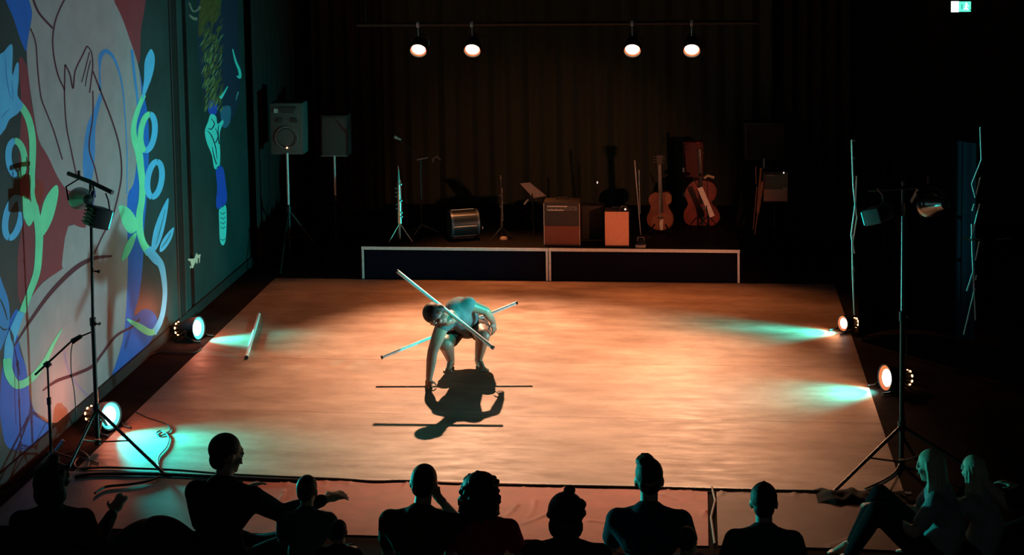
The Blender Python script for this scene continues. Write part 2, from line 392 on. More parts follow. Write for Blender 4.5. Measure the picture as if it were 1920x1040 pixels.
# left stand
YS = -5.47; B = gr(184, 845); B = V((B.x, YS, 0)); topz = at(172, 350, YS).z
t = thing('light_stand', 'black light stand with tilted T-bar in front of the mural', 'light stand', B)
MB().cyl((B.x, B.y, .10), (B.x, B.y, 1.0), .017).cyl((B.x, B.y, .98), at(170, 345, YS), .012).cyl((B.x, B.y, .96), (B.x, B.y, 1.02), .024).build('pole', BLK, t)
MB().cyl(at(177, 508, YS), at(184, 509, YS), .007).ell(at(185, 509, YS), .014, n=8).build('knob', BLK, t)
MB().cyl(at(179, 607, YS), at(186, 607, YS), .007).ell(at(187, 607, YS), .014, n=8).build('knob', CHR, t)
MB().tube([at(128, 325, YS+.1), at(170, 341, YS), at(211, 361, YS-.1)], .017, 8).build('cross_bar', BLK, t)
tripod(t, B, at(184, 766, YS).z, .07, [gr(308, 888, .01), (B.x-.06, B.y-.48, .01), (B.x-.10, B.y+.5, .01)], BLK)
small_par(t, at(150, 372, YS+.08), (-.55, .75, -.12), mat('steel blue can', (.16, .22, .2), .3, .8), .085)
c_ = at(184, 407, YS-.08); flood(t, c_, V(FOLLOW[0][0])-c_, .19, .15, None, FOLLOW[0])
MB().tube([at(172, 350, YS-.05), at(166, 370, YS-.05), at(165, 392, YS-.08), at(170, 400, YS-.08)], .008, 6).tube([at(198, 362, YS-.08), at(203, 375, YS-.08), at(206, 395, YS-.08)], .006, 6).build('yoke', BLK, t)
MB().box(at(172, 372, YS-.03), (.035, .03, .12), Matrix.Rotation(.2, 3, 'Y'), .004).build('dimmer_box', mat('blue plastic', (.05, .12, .4), .3), t)
MB().tube([at(207, 364, YS), at(209, 380, YS), at(205, 397, YS)], .002, 5).build('safety_wire', CHR, t)
# right stand
YR = -5.365; B = gr(1690, 870); B = V((B.x, YR, 0)); topz = at(1690, 340, YR).z
t = thing('light_stand', 'tall light stand with two lamps, right of the dance floor', 'light stand', B)
MB().cyl((B.x, B.y, .05), (B.x, B.y, 1.1), .017).build('pole', BLK, t)
MB().cyl((B.x, B.y, 1.08), (B.x, B.y, topz), .012).build('pole', mat('satin steel', (.3, .31, .31), .35, 1.), t)
MB().cyl((B.x, B.y, 1.05), (B.x, B.y, 1.12), .024).ell((B.x+.04, B.y, 1.09), .014, n=8).build('clamp', BLK, t)
MB().tube([at(1628, 356, YR+.05), at(1690, 352, YR), at(1775, 348, YR-.05)], .014, 8).build('cross_bar', BLK, t)
tripod(t, B, at(1690, 798, YR).z, at(1690, 866, YR).z, [gr(1565, 920, .01), (B.x+.5, B.y-.15, .01), (B.x+.08, B.y+.52, .01)], BLK)
c_ = at(1645, 402, YR); flood(t, c_, V(FOLLOW[1][0])-c_, .24, .11, mat('grey enamel', (.2, .24, .24), .5), FOLLOW[1])
MB().tube([at(1645, 352, YR), at(1655, 365, YR), at(1657, 376, YR), at(1652, 385, YR), at(1645, 400, YR)], .007, 6).build('yoke', BLK, t)
bd = small_par(t, at(1742, 385, YR), V(STAGEWASH[0][1])-at(1742, 385, YR), mat('satin chrome can', (.3, .32, .3), .22, 1.), .085)
q = at(1738, 378, YR)
for dx, dz, rz in ((-.08, .03, .5), (-.05, -.08, -.4)):
    MB().box(q+V((dx, .05, dz)), (.004, .10, .10), Matrix.Rotation(rz, 3, 'Y')).build('barn_door', mat('satin chrome can', (.3,)*3), bd)
spot('bulb', at(1742, 385, YR)+(V(STAGEWASH[0][1])-at(1742, 385, YR)).normalized()*.06, STAGEWASH[0][1], STAGEWASH[0][2], STAGEWASH[0][3], STAGEWASH[0][4], .9, .05, t)
MB().tube([V((B.x+.02, B.y-.01, z))+V((.012*math.sin(z*9), 0, 0)) for z in [x*.1 for x in range(3, 19)]], .004, 5).build('cable', BLKP, t)

# microphone boom stand by the mural
YM = -5.85; b = gr(97, 868); b = V((max(b.x, XW+.16), b.y, 0)); YM = b.y
t = thing('microphone_stand', 'black boom microphone stand close to the mural wall, left of the light stand', 'microphone stand', b)
tp = at(95, 683, YM); tp.x = b.x
MB().cyl((b.x, b.y, .05), (b.x, b.y, tp.z-.25), .012).cyl((b.x, b.y, tp.z-.28), tp, .008).cyl((b.x, b.y, tp.z-.3), (b.x, b.y, tp.z-.25), .017).build('pole', BLK, t)
MB().ell(tp, .026, n=10).cyl(tp-V((.03, 0, 0)), tp+V((.03, 0, 0)), .01).build('clamp', BLK, t)
MB().cyl(at(66, 702, YM), at(140, 634, YM), .008).cyl(at(138, 636, YM), at(172, 622, YM), .006).build('boom', BLK, t)
MB().cyl(at(136, 640, YM), at(152, 630, YM), .022, .016).build('counterweight', BLK, t)
for an in (.3, 2.4, 4.4):
    f = b+V((.15*math.cos(an), .28*math.sin(an), .01)); MB().cyl((b.x, b.y, .09), f, .008, n=6).ell(f, .013, n=6).build('leg', BLK, t)
MB().cyl(b+V((.04, -.02, .10)), b+V((.09, .02, .17)), .013).build('clip', CHR, t)
MB().tube(sm3([at(136, 642, YM), at(133, 665, YM), at(134, 700, YM), at(140, 740, YM), at(143, 790, YM)]), .004, 6).build('cable', BLKP, t)

# ------------------------------------------------------------------ cables on the floor
def cable(pts, label, r=.006, z=.006):
    P = [gr(x, y, z+.003) for x, y in pts]
    o = MB().tube(sm3(P), r, 7).build('cable', BLKP, org=(P[0].x, P[0].y, 0)); return tag(o, label, 'cable')
cable([(150, 878), (200, 876), (260, 878), (330, 881), (420, 888), (520, 893), (640, 898), (700, 902), (760, 901), (850, 906), (1000, 909), (1200, 913), (1350, 917), (1560, 921)], 'long black cable along the front edge of the dance floor', .008, .009)
cable([(140, 893), (180, 888), (230, 888), (300, 889), (400, 893), (480, 897), (560, 900)], 'black cable in front of the long cable, left front', .012, .012)
cable([(178, 924), (190, 916), (205, 911), (240, 908), (275, 902), (300, 893)], 'short curved black cable on the sheet, left front corner', .009, .014)
cable([(255, 772), (275, 782), (300, 790), (315, 797), (319, 806), (310, 813), (298, 817), (293, 812), (301, 807), (312, 813), (317, 822), (312, 838), (299, 853), (295, 866), (298, 876)], 'looped black cable on cyan-lit floor by near left floor lamp')
cable([(215, 700), (240, 690), (270, 672), (297, 660), (330, 661), (365, 660), (378, 652)], 'black cable at the foot of the mural wall, to far left floor lamp')
cable([(120, 850), (150, 845), (168, 860), (160, 880), (140, 872), (150, 858), (185, 868)], 'tangled black cable around the left stand base')
cable([(1688, 868), (1678, 885), (1660, 898), (1640, 908), (1622, 916)], 'black cable curving from the right light stand', .007)
cable([(1612, 636), (1640, 630), (1700, 628), (1760, 630), (1850, 632)], 'black cable along the base of the folding frame', .007)

# ------------------------------------------------------------------ folding lattice frame on the right
t = thing('folding_display_frame', 'folding lattice display frame covered in black cloth, behind the right light stand', 'display frame', (3.5, -2.05, 0))
pL = [(1597, 262), (1601, 300), (1606, 350), (1601, 400), (1605, 440), (1600, 470), (1603, 520), (1604, 590), (1604, 635)]
YA = -2.16
A0 = gr(1604, 640)
tz = at(1598, 262, YA).z; xA = A0.x
def rodpath(pts, Y, r=.008):
    return MB().tube([at(x, y, Y) for x, y in pts], r, 6)
RODM = mat('pale tube', (.8, .82, .82), .4, 0.)
for pts in ([(1597, 262), (1600, 350), (1606, 405)], [(1606, 330), (1604, 380), (1596, 440), (1602, 475)], [(1598, 440), (1599, 520), (1602, 590)], [(1607, 405), (1598, 460), (1600, 530)]):
    rodpath(pts, YA).build('rod', RODM, t)
for y in (262, 295, 436, 505): 
    c = at(1603, y, YA+.02); MB().cyl(c-V((.03, 0, 0)), c+V((.02, 0, .0)), .012).ell(c, .018, n=8).build('hub', BLKP, t)
YB = -2.35
for pts in ([(1838, 238), (1840, 300), (1822, 345), (1829, 370)], [(1838, 332), (1830, 365)], [(1837, 382), (1821, 447)], [(1827, 382), (1823, 395)], [(1822, 420), (1823, 470), (1829, 600)],
            [(1836, 452), (1829, 488)], [(1826, 505), (1813, 545)], [(1831, 515), (1829, 525)], [(1828, 540), (1807, 627)]):
    rodpath(pts, YB, .007).build('rod', RODM, t)
MB().tube([at(1804, 445, YB-.02), at(1820, 450, YB-.02), at(1838, 447, YB-.02)], .008, 6).build('hub', mat('warm light tint', (.6, .4, .25), .3, 1.), t)  # warm light caught by the frame bar is put into this metal colour
MB().tube([at(1870, 449, YB+.1), at(1895, 446, YB+.1)], .006, 6).build('hub', mat('warm light tint', (.6, .4, .25)), t)  # second bar, same warm light held in its colour
bm = bmesh.new(); rows = []
for j in range(13):
    z = .03+j*(tz-.05)/12; row = []
    for i in range(61):
        u = i/60; x = xA+.03+u*(gr(1815, 628).x-xA-.03); y = -2.12-.12*u+.35*math.sin(math.pi*u)+.012*math.sin(i*1.1)
        row.append(bm.verts.new((x, y, z)))
    rows.append(row)
for j in range(12):
    for i in range(60): bm.faces.new((rows[j][i], rows[j][i+1], rows[j+1][i+1], rows[j+1][i]))
mb = MB(); mb.bm.free(); mb.bm = bm; mb.build('cloth_panel', mat('blue-black cloth', (.008, .007, .013), .9, spec=.05), t)

# ------------------------------------------------------------------ exit sign
ex = plane(1801, 12, 1, -1.0)
GRN = mat('lit green sign', (.1, .8, .5), .4, emit=(.12, .95, .62), es=1.2); WHT = mat('lit white sign', (1, 1, 1), .4, emit=(.8, 1, .95), es=2.2)
t = thing('exit_sign', 'small glowing green exit sign high on the right', 'sign', ex)
MB().box(ex, (.2, .05, .115), bevel=.008).build('housing', BLKP, t)
MB().box(ex+V((.036, -.027, 0)), (.112, .006, .098), bevel=.003).build('green_panel', GRN, t)
MB().box(ex+V((-.056, -.027, 0)), (.072, .006, .104), bevel=.003).build('white_panel', WHT, t)
DK = mat('dark sign green', (.0, .2, .15), .5, emit=(0, .22, .16), es=1)
f = ex+V((.05, -.032, 0))
MB().ell(f+V((0, 0, .03)), (.009, .003, .009), n=8).cyl(f+V((0, 0, .018)), f+V((-.006, 0, -.01)), .009, .007).cyl(f+V((-.006, 0, -.01)), f+V((.014, 0, -.03)), .006).cyl(f+V((-.006, 0, -.01)), f+V((-.022, 0, -.028)), .006).cyl(f+V((0, 0, .014)), f+V((.02, 0, .004)), .004).build('running_figure', WHT, t)
MB().box(f+V((-.042, .001, 0)), (.008, .003, .05)).build('door_symbol', DK, t)
MB().cyl(f+V((.03, .001, -.04)), f+V((.045, .001, -.022)), .004).build('arrow', DK, t)
MB().cyl(ex+V((0, 0, .05)), (ex.x, ex.y, 5.7), .008).build('hanger', BLK, t)

# ------------------------------------------------------------------ PA speakers
def tri_stand(t, b, z, m=BLK, r=.016, spread=.42):
    MB().cyl((b.x, b.y, .12), (b.x, b.y, z*.55), .02).build('pole', m, t)
    MB().cyl((b.x, b.y, z*.53), (b.x, b.y, z+.02), .014).build('pole', ALU, t)
    for a in (.5, 2.6, 4.7):
        f = V((b.x+spread*math.cos(a), b.y+spread*math.sin(a), .012)); MB().cyl((b.x, b.y, .62), f, .012, n=6).ell(f, .018, n=6).build('leg', m, t)
        MB().cyl((b.x, b.y, .3), V((b.x, b.y, .62)).lerp(f, .5), .007, n=6).build('brace', m, t)
    MB().cyl((b.x, b.y, .58), (b.x, b.y, .66), .03).build('collar', m, t)
GB = mat('grey speaker shell', (.07, .08, .08), .55); GB2 = mat('dark cone', (.03, .03, .03), .7)
Y1 = .60; b = gr(537, 496); b = V((b.x, Y1, 0))
zb = at(537, 290, Y1).z; zt = at(537, 193, Y1).z; ww = (at(568, 240, Y1)-at(506, 240, Y1)).length; c = V(((at(506, 240, Y1).x+at(568, 240, Y1).x)/2, Y1, (zb+zt)/2)); hh = zt-zb
t = thing('speaker_stand', 'tripod stand under the teal-lit loudspeaker', 'speaker stand', b); tri_stand(t, V((c.x, Y1, 0)), zb)
t = thing('loudspeaker', 'teal-lit loudspeaker with visible cone, left of the stage', 'loudspeaker', (c.x, Y1, zb))
MB().box(c+V((0, .13, 0)), (ww, .26, hh), bevel=.02).build('cabinet', GB, t)
fr = c+V((0, -.006, 0))
MB().lathe([(.125, .008), (.128, -.004), (.112, -.006), (.104, .004)], fr+V((0, 0, -hh*.17)), (0, -1, 0), 36).build('woofer_rim', mat('rim grey', (.16, .17, .17), .5), t)
MB().lathe([(.108, .002), (.04, -.03), (.035, -.02), (0, -.012)][::-1], fr+V((0, .001, -hh*.17)), (0, -1, 0), 30).build('woofer_cone', GB2, t)
MB().prism([(-.06, -.03), (.06, -.03), (.10, .035), (-.10, .035)], .006, frame(fr+V((.02, 0, hh*.36)), (1, 0, 0), (0, 0, 1))).build('horn', GB2, t)
MB().prism([(-.05, -.025), (.01, -.025), (.02, .02), (-.02, .03)], .005, frame(fr+V((-.055, -.002, hh*.17)), (1, 0, 0), (0, 0, 1))).build('port', GB2, t)
MB().prism([(-.02, -.025), (.05, -.025), (.02, .03), (-.02, .02)], .005, frame(fr+V((.09, -.002, hh*.17)), (1, 0, 0), (0, 0, 1))).build('port', GB2, t)
MB().box(fr+V((-ww*.3, -.004, hh*.35)), (.045, .006, .045)).build('badge', mat('pale badge', (.4, .5, .5), .4), t)
MB().ell(fr+V((.005, -.012, -hh*.36)), .011, n=8).build('power_light', mat('warm pilot light', (1, .6, .4), .3, emit=(1, .5, .3), es=2), t)
Y2 = 1.25; zb = at(628, 294, Y2).z; zt = at(628, 216, Y2).z; xa = at(601, 255, Y2).x; xb = at(651, 255, Y2).x; cx = (xa+xb)/2
t = thing('speaker_stand', 'tripod stand under the dim dark loudspeaker', 'speaker stand', (cx, Y2, 0)); tri_stand(t, V((cx, Y2, 0)), zb)
t = thing('loudspeaker', 'dim dark loudspeaker with full grille, right of the teal-lit one', 'loudspeaker', (cx, Y2, zb))
MB().box((cx, Y2+.12, (zb+zt)/2), (xb-xa, .24, zt-zb), bevel=.015).build('cabinet', mat('dark shell', (.05, .05, .05), .6), t)
g = MB(); g.box((cx, Y2-.004, (zb+zt)/2), (xb-xa-.04, .01, zt-zb-.04), bevel=.003); g.build('grille', mat('grey grille', (.085, .085, .085), .6, bump=.6, scale=200), t)
MB().box((cx, Y2-.006, zb+.012), (xb-xa, .012, .012)).build('edge_strip', mat('light strip', (.2, .2, .2), .5), t)
# right: dark loudspeaker on a stand behind, and an amplifier on a stand
Y3 = 2.05; zb = at(1430, 300, Y3).z; zt = at(1430, 230, Y3).z; xa = at(1396, 260, Y3).x; xb = at(1470, 260, Y3).x; cx = (xa+xb)/2
t = thing('speaker_stand', 'tripod stand under the almost black loudspeaker, right of the stage', 'speaker stand', (cx, Y3, 0)); tri_stand(t, V((cx, Y3, 0)), zb, spread=.3)
t = thing('loudspeaker', 'almost black loudspeaker above the amplifier, right of the stage', 'loudspeaker', (cx, Y3, zb))
MB().box((cx, Y3+.1, (zb+zt)/2), (xb-xa, .2, zt-zb), bevel=.015).build('cabinet', mat('dark shell', (.05,)*3), t)
MB().box((cx, Y3-.004, (zb+zt)/2), (xb-xa-.04, .01, zt-zb-.04), bevel=.003).build('grille', mat('dark grille', (.03,)*3, .7, bump=.6, scale=200), t)
ORG_ = mat('salmon grille cloth', (.75, .40, .32), .8, bump=.3, scale=150)
REDG = mat('dull red grille cloth', (.2, .06, .035), .8, bump=.3, scale=150)
AMPB = mat('amp tolex', (.028, .02, .017), .6, bump=.3, scale=120)
def amp(t, c, w_, h_, dep, split, gm, panel=True, frame_m=None):
    """front centre-bottom c; split = share of front that is grille"""
    c = V(c); MB().box(c+V((0, dep/2, h_/2)), (w_, dep, h_), bevel=.01).build('cabinet', AMPB, t)
    gh = h_*split; MB().box(c+V((0, -.004, .02+gh/2)), (w_-.012, .012, gh), bevel=.003).build('grille', gm, t)
    if frame_m:
        for s_ in (-1, 1): MB().box(c+V((s_*(w_/2-.004), -.006, h_/2)), (.007, .008, h_*.94)).build('edge_trim', frame_m, t)
    if panel:
        p = MB().box(c+V((0, -.003, h_*.86)), (w_*.85, .01, h_*.10)).build('control_panel', mat('panel', (.1, .09, .08), .4), t)
        MB().box(c+V((-w_*.12, -.01, h_*.905)), (w_*.55, .004, .009)).build('panel_strip', mat('pale strip', (.7, .55, .5), .4), t)
        MB().box(c+V((-w_*.16, -.01, h_*.82)), (w_*.45, .004, .009)).build('panel_strip', mat('pale strip', (.7, .55, .5), .4), t)
        for k in range(6): MB().cyl(c+V((w_*(-.34+.13*k), -.008, h_*.86)), c+V((w_*(-.34+.13*k), -.022, h_*.86)), .007, n=8).build('knob', BLKP, p)
    MB().tube([c+V((-.06, dep/2, h_)), c+V((-.055, dep/2, h_+.022)), c+V((.055, dep/2, h_+.022)), c+V((.06, dep/2, h_))], .008, 6).build('handle', BLKP, t)
ya = 1.3; c = at(1454, 380, ya)
t = thing('amplifier', 'small amplifier with salmon lower half on a pole, right of the stage', 'amplifier', c)
amp(t, c, .265, .35, .2, .38, ORG_, False, mat('tan trim', (.5, .36, .28), .5))
MB().box(c+V((0, -.004, .235)), (.235, .008, .17)).build('dark_window', mat('grey window', (.12, .11, .1), .4), t)
MB().box(c+V((-.05, -.01, .31)), (.09, .004, .008)).box(c+V((.1, -.012, .165)), (.045, .006, .02)).build('label_strip', mat('pale strip', (.7, .55, .5)), t)
MB().cyl(c+V((.09, -.01, .335)), c+V((.09, -.02, .345)), .007).build('pilot_light', mat('pilot and glint white', (1, .9, .8), .3, emit=(1, .8, .7), es=1), t)
t = thing('amplifier_stand', 'thin pole stand under the salmon-fronted amplifier', 'stand', (c.x, ya+.1, 0)); tri_stand(t, V((c.x, ya+.1, 0)), c.z-.02, spread=.3)
# folded stand/cloth leaning left of that amplifier
t = thing('folded_music_stand', 'folded stand with reddish rods leaning beside the pole-mounted amplifier', 'music stand', (at(1422, 420, 1.25).x, 1.25, 0))
for a_, b_, r in (((1427, 315), (1420, 395), .012), ((1430, 340), (1421, 400), .016), ((1417, 312), (1418, 345), .005), ((1421, 395), (1415, 440), .006), ((1419, 350), (1412, 430), .005)):
    MB().cyl(at(*a_, 1.25), at(*b_, 1.25), r).build('rod', mat('reddish rods', (.55, .22, .14), .5), t)
q = at(1420, 440, 1.25)
for an in (0.4, 2.5, 4.6): MB().cyl(q, (q.x+.15*math.cos(an), 1.25+.15*math.sin(an), .01), .006, n=6).build('leg', BLK, t)

# ------------------------------------------------------------------ instruments and gear on the stage
def onst(px, py): return gr(px, py, STZ)
c = onst(1054, 459); c = V((at(1054, 459, .12).x, .12, STZ))
t = thing('amplifier', 'wide dark combo amplifier with dull red lower grille at the platform joint', 'amplifier', c)
amp(t, c, .385, .475, .24, .42, REDG, True, mat('tan trim', (.5,)*3))
c = V((at(1157, 461, .10).x, .10, STZ))
t = thing('amplifier', 'small amplifier with bright orange grille filling its front', 'amplifier', c)
amp(t, c, .262, .385, .2, .93, mat('bright salmon cloth', (.85, .36, .22), .8, bump=.3, scale=150), False)
MB().tube([c+V((.03, .05, .385)), c+V((.05, .05, .43)), c+V((.1, .06, .42)), c+V((.11, .05, .386))], .006, 6).build('strap', WOOD, t)
MB().ell(c+V((.09, -.0, .405)), .011, n=8).build('pilot_light', mat('pilot and glint white', (1,)*3), t)
# black amplifier behind, between the two
c = V((at(1112, 458, .5).x, .5, STZ)); t = thing('amplifier', 'almost black amplifier set back between the two lit amplifiers', 'amplifier', c)
amp(t, c, .24, .36, .2, .7, mat('black grille', (.02, .014, .012), .7), False)
# music stands
DESK = mat('grey desk', (.3, .25, .22), .5, .2)
def music_stand(name, label, foot, P, sheet_m, Y, post_to):
    t = thing(name, label, 'music stand', (foot.x, foot.y, foot.z))
    mb = MB(); q = [at(x, y, Y) for x, y in P]; n = (q[1]-q[0]).cross(q[3]-q[0]).normalized()
    vs = [mb.bm.verts.new(v) for v in q]+[mb.bm.verts.new(v+n*.012) for v in q]
    for f in ((0, 1, 2, 3), (7, 6, 5, 4), (0, 4, 5, 1), (1, 5, 6, 2), (2, 6, 7, 3), (3, 7, 4, 0)): mb.bm.faces.new([vs[i] for i in f])
    mb.build('desk', sheet_m, t, smooth=False)
    a = at(*post_to, Y); MB().cyl((foot.x, foot.y, foot.z+.1), (foot.x, foot.y, a.z-.1), .01).cyl((foot.x, foot.y, a.z-.12), a, .007).build('post', BLK, t)
    for an in (.6, 2.7, 4.8): MB().cyl((foot.x, foot.y, foot.z+.2), (foot.x+.2*math.cos(an), foot.y+.12*math.sin(an), foot.z+.008), .006, n=6).build('leg', BLK, t)
    return t
Ym = .75; f = onst(1000, 438); f = V((at(1000, 440, Ym).x, Ym, STZ))
t = music_stand('music_stand', 'music stand with pale tilted desk, left of the wide amplifier', f, [(975, 344), (993, 342), (1024, 367), (1001, 372)], DESK, Ym, (998, 362))
MB().cyl(at(983, 383, Ym), at(991, 374, Ym), .012).build('knob', ALU, t)
f = V((at(1328, 430, .8).x, .8, STZ))
t = music_stand('music_stand', 'music stand with white sheet, in front of the red cello', f, [(1308, 353), (1317, 350), (1340, 404), (1331, 408)], mat('white score', (.8, .7, .62), .6), .8, (1324, 385))
MB().cyl(at(1299, 332, .8), at(1309, 352, .8), .005).cyl(at(1326, 340, .85), at(1327, 385, .85), .004).build('arm', BLK, t)
MB().tube([at(1320, 334, .85), at(1327, 329, .85), at(1339, 333, .85)], .016, 8).build('clip', mat('tan felt', (.45, .35, .25), .8), t)
# saxophone and clarinet on stands
def woodwind(name, label, cat, Y, x, ytop, ybell, yfoot, m, rmax, hub_m):
    a = at(x, ytop, Y); bq = at(x, ybell, Y); z0, z1 = bq.z, a.z; X = at(x, yfoot, Y).x
    t = thing(name, label, cat, (X, Y, STZ)); H = z1-z0
    MB().lathe([(0, 0), (rmax, .0), (rmax*.95, H*.08), (rmax*.75, H*.3), (rmax*.6, H*.6), (rmax*.42, H*.8), (.007, H*.86), (.006, H*.93)], (X, Y, z0), (0, 0, 1), 16).build('body', m, t)
    MB().cyl((X, Y, z0+H*.92), (X-.004, Y-.004, z1), .008, .004).build('mouthpiece', mat('ebonite', (.2, .1, .08), .3), t)
    random.seed(int(x))
    for k in range(9):
        z = z0+H*(.12+.07*k); s_ = random.choice((-1, 1)); MB().cyl((X+s_*rmax*.6, Y-rmax*.7, z), (X+s_*rmax*1.1, Y-rmax*1.2, z), .009, n=8).build('key', CHR, t)
    MB().cyl((X+rmax*.9, Y-.01, z0+H*.12), (X+rmax*.7, Y-.01, z0+H*.75), .003, n=6).build('key_rod', CHR, t)
    MB().cyl((X, Y, STZ+.02), (X, Y, z0+.02), .006).build('stand_post', hub_m, t)
    for an in (-.35, 1.9, 3.9): MB().cyl((X, Y, z0), (X+.15*math.cos(an), Y+.12*math.sin(an), STZ+.006), .006, n=6).build('stand_leg', hub_m, t)
woodwind('soprano_saxophone', 'greenish metallic saxophone upright on a red-lit stand near the left stage edge', 'saxophone', .30, 750, 310, 418, 441, mat('lacquered_brass', (.45, .55, .45), .25, 1.), .032, mat('stand rods', (.6, .3, .25), .4, .5))
woodwind('clarinet', 'slim dark clarinet with bright keys upright, left of the music stand', 'clarinet', .45, 941, 328, 425, 437, mat('grenadilla', (.03, .02, .018), .3), .016, BLK)
q = V((at(944, 434, .45).x, .45, STZ)); tag(MB().lathe([(0, 0), (.045, .0), (.04, .022), (.012, .03), (0, .03)], q, (0, 0, 1), 16).build('stand_base', mat('pale rubber', (.5, .4, .33), .6), org=q), 'small pale round base at the foot of the clarinet', 'base')
# boom microphone stand behind saxophone
Yb = .7; f = V((at(791, 440, Yb).x, Yb, STZ)); tp = at(791, 300, Yb)
t = thing('microphone_stand', 'dim boom microphone stand behind the saxophone, on the stage', 'microphone stand', f)
GM = mat('worn metal', (.25, .22, .2), .4, .8)
MB().cyl(f+V((0, 0, .05)), V((f.x, Yb, tp.z)), .009).build('pole', BLK, t)
MB().cyl(at(774, 287, Yb), at(801, 322, Yb), .008).cyl(at(751, 262, Yb), at(775, 288, Yb), .006).build('boom', BLK, t)
MB().cyl(at(782, 299, Yb), at(802, 295, Yb), .012).build('clamp', GM, t)
MB().tube([at(812, 304, Yb), at(812, 297, Yb), at(820, 293, Yb), at(826, 300, Yb)], .006, 6).build('clip', GM, t)
MB().cyl(at(741, 257, Yb), at(752, 262, Yb), .017, .011).build('microphone', mat('grey mesh', (.3, .3, .28), .5), t)
MB().ell(at(741, 257, Yb), .02, n=10).build('microphone_head', mat('grey mesh', (.3,)*3), t)
for an in (.2, 2.3, 4.4): MB().cyl(f+V((0, 0, .1)), f+V((.2*math.cos(an), .14*math.sin(an), .008)), .007, n=6).build('leg', GM, t)
# drum lying on its side
cL = V((at(860, 429, .45).x, .45, STZ+.163)); ax = V((.86, .32, 0)).normalized()
c0 = cL-ax*.10; t = thing('bass_drum', 'dark drum on its side near the stage front, left of the clarinet', 'drum', (cL.x, cL.y, STZ))
MB().lathe([(.15, 0), (.15, .30)], c0, ax, 36).build('shell', mat('drum shell', (.012, .014, .017), .35), t)
MB().lathe([(0, -.002), (.14, -.002)], c0, ax, 36).build('drumhead', mat('drum skin', (.025, .028, .03), .5), t)
MB().lathe([(0, .302), (.14, .302)], c0, ax, 36).build('drumhead', mat('drum skin', (.07,)*3), t)
for d_ in (0, .285): MB().lathe([(.138, d_-.004), (.155, d_-.004), (.155, d_+.02), (.15, d_+.02)], c0, ax, 36).build('hoop', mat('drum hoop', (.07, .09, .11), .35, .4), t)
for k in range(8):
    an = k*math.pi/4; sx = ax.cross(V((0, 0, 1))); o = (V((0, 0, 1))*math.cos(an)+sx*math.sin(an))*.156
    MB().cyl(c0+o+ax*.02, c0+o+ax*.27, .004, n=6).build('tension_rod', CHR, t)
MB().ell(at(905, 427, .30), (.008, .006, .02), n=8).build('lug', CHR, t)
# second pair of slim mic stands
Yp = .55; f = V((at(1199, 440, Yp).x, Yp, STZ)); t = thing('microphone_stand', 'slim shiny straight stand left of the guitar', 'microphone stand', f)
MB().cyl(at(1191, 312, Yp), at(1201, 440, Yp), .008).build('pole', CHR, t); MB().cyl(at(1198, 318, Yp+.05), at(1200, 400, Yp+.05), .006).build('pole', CHR, t)
MB().cyl(at(1190, 300, Yp), at(1191, 313, Yp), .012).build('clip', GM, t)
MB().lathe([(0, 0), (.12, 0), (.12, .012), (.02, .03), (0, .03)], f, (0, 0, 1), 20).build('base', BLK, t)
Yp = 1.1; f = V((at(1120, 400, Yp).x, Yp, STZ)); t = thing('microphone_stand', 'black stand with one bright glint, behind the amplifiers', 'microphone stand', f)
MB().cyl(f+V((0, 0, .02)), at(1120, 340, Yp), .008).build('pole', BLK, t); MB().ell(at(1120, 342, Yp-.02), (.007, .007, .014), n=8).build('painted_glint', mat('pilot and glint white', (1,)*3), t)  # glint painted as a small glowing bead; the stand has no lamp
MB().lathe([(0, 0), (.12, 0), (.12, .012), (.02, .03), (0, .03)], f, (0, 0, 1), 20).build('base', BLK, t)
# pedal at stage edge
q = V((at(1201, 462, .09).x, .09, STZ)); t = thing('effects_pedal', 'small grey pedal at the stage edge, right of the orange amplifier', 'pedal', q)
MB().box(q+V((0, .02, .015)), (.11, .09, .03), bevel=.006).build('base', mat('pedal grey', (.3, .25, .23), .5), t)
MB().box(q+V((.005, .03, .05)), (.08, .08, .012), Matrix.Rotation(.5, 3, 'X'), .004).build('treadle', BLKP, t)
MB().tube([q+V((-.035, .05, .03)), q+V((-.03, .05, .1)), q+V((.035, .05, .1)), q+V((.04, .05, .03))], .006, 6).build('bail', GM, t)

# guitar and cello
def strings(t, p0, p1, n, gap, sx):
    for k in range(n): MB().cyl(p0+sx*(k-(n-1)/2)*gap, p1+sx*(k-(n-1)/2)*gap*.6, .0009, n=4).build('string', CHR, t)
Yg = .85
def px2(Pt, Y): return [(at(x, y, Y).x, at(x, y, Y).z) for x, y in Pt]
Mxz = Matrix(((1, 0, 0, 0), (0, 0, 1, 0), (0, 1, 0, 0), (0, 0, 0, 1)))
def slab(mb, Pt, Y, th, sm=True, k=5):
    P = px2(Pt, Y); P = [(p.x, p.y) for p in smooth2(P, True, k)] if sm else P
    return mb.prism(P, th, Matrix.Translation((0, Y, 0)) @ Mxz)
GW = mat('reddish guitar top', (.2, .045, .02), .35, var=.3, scale=12); GS = mat('amber rim', (.27, .09, .035), .35)
q = V((at(1238, 432, Yg).x, Yg, STZ))
t = thing('acoustic_guitar', 'reddish-brown guitar standing upright with neck up, right of the slim shiny stand', 'guitar', q)
slab(MB(), [(1219, 366), (1228, 361), (1240, 362), (1250, 360), (1258, 366), (1259, 378), (1253, 385), (1256, 394), (1262, 404), (1262, 418), (1254, 428), (1240, 432), (1225, 429), (1215, 420), (1213, 408), (1218, 396), (1220, 386), (1216, 376)], Yg, .09).build('body', GW, t)
slab(MB(), [(1249, 362), (1257, 366), (1257, 380), (1251, 383), (1247, 372)], Yg-.012, .012).build('binding', GS, t)
slab(MB(), [(1222, 410), (1236, 402), (1252, 402), (1260, 408), (1258, 420), (1248, 428), (1230, 429), (1220, 422)], Yg-.010, .009).build('lower_bout', GS, t)
a = at(1241, 398, Yg-.02); b2 = at(1236, 308, Yg-.02)
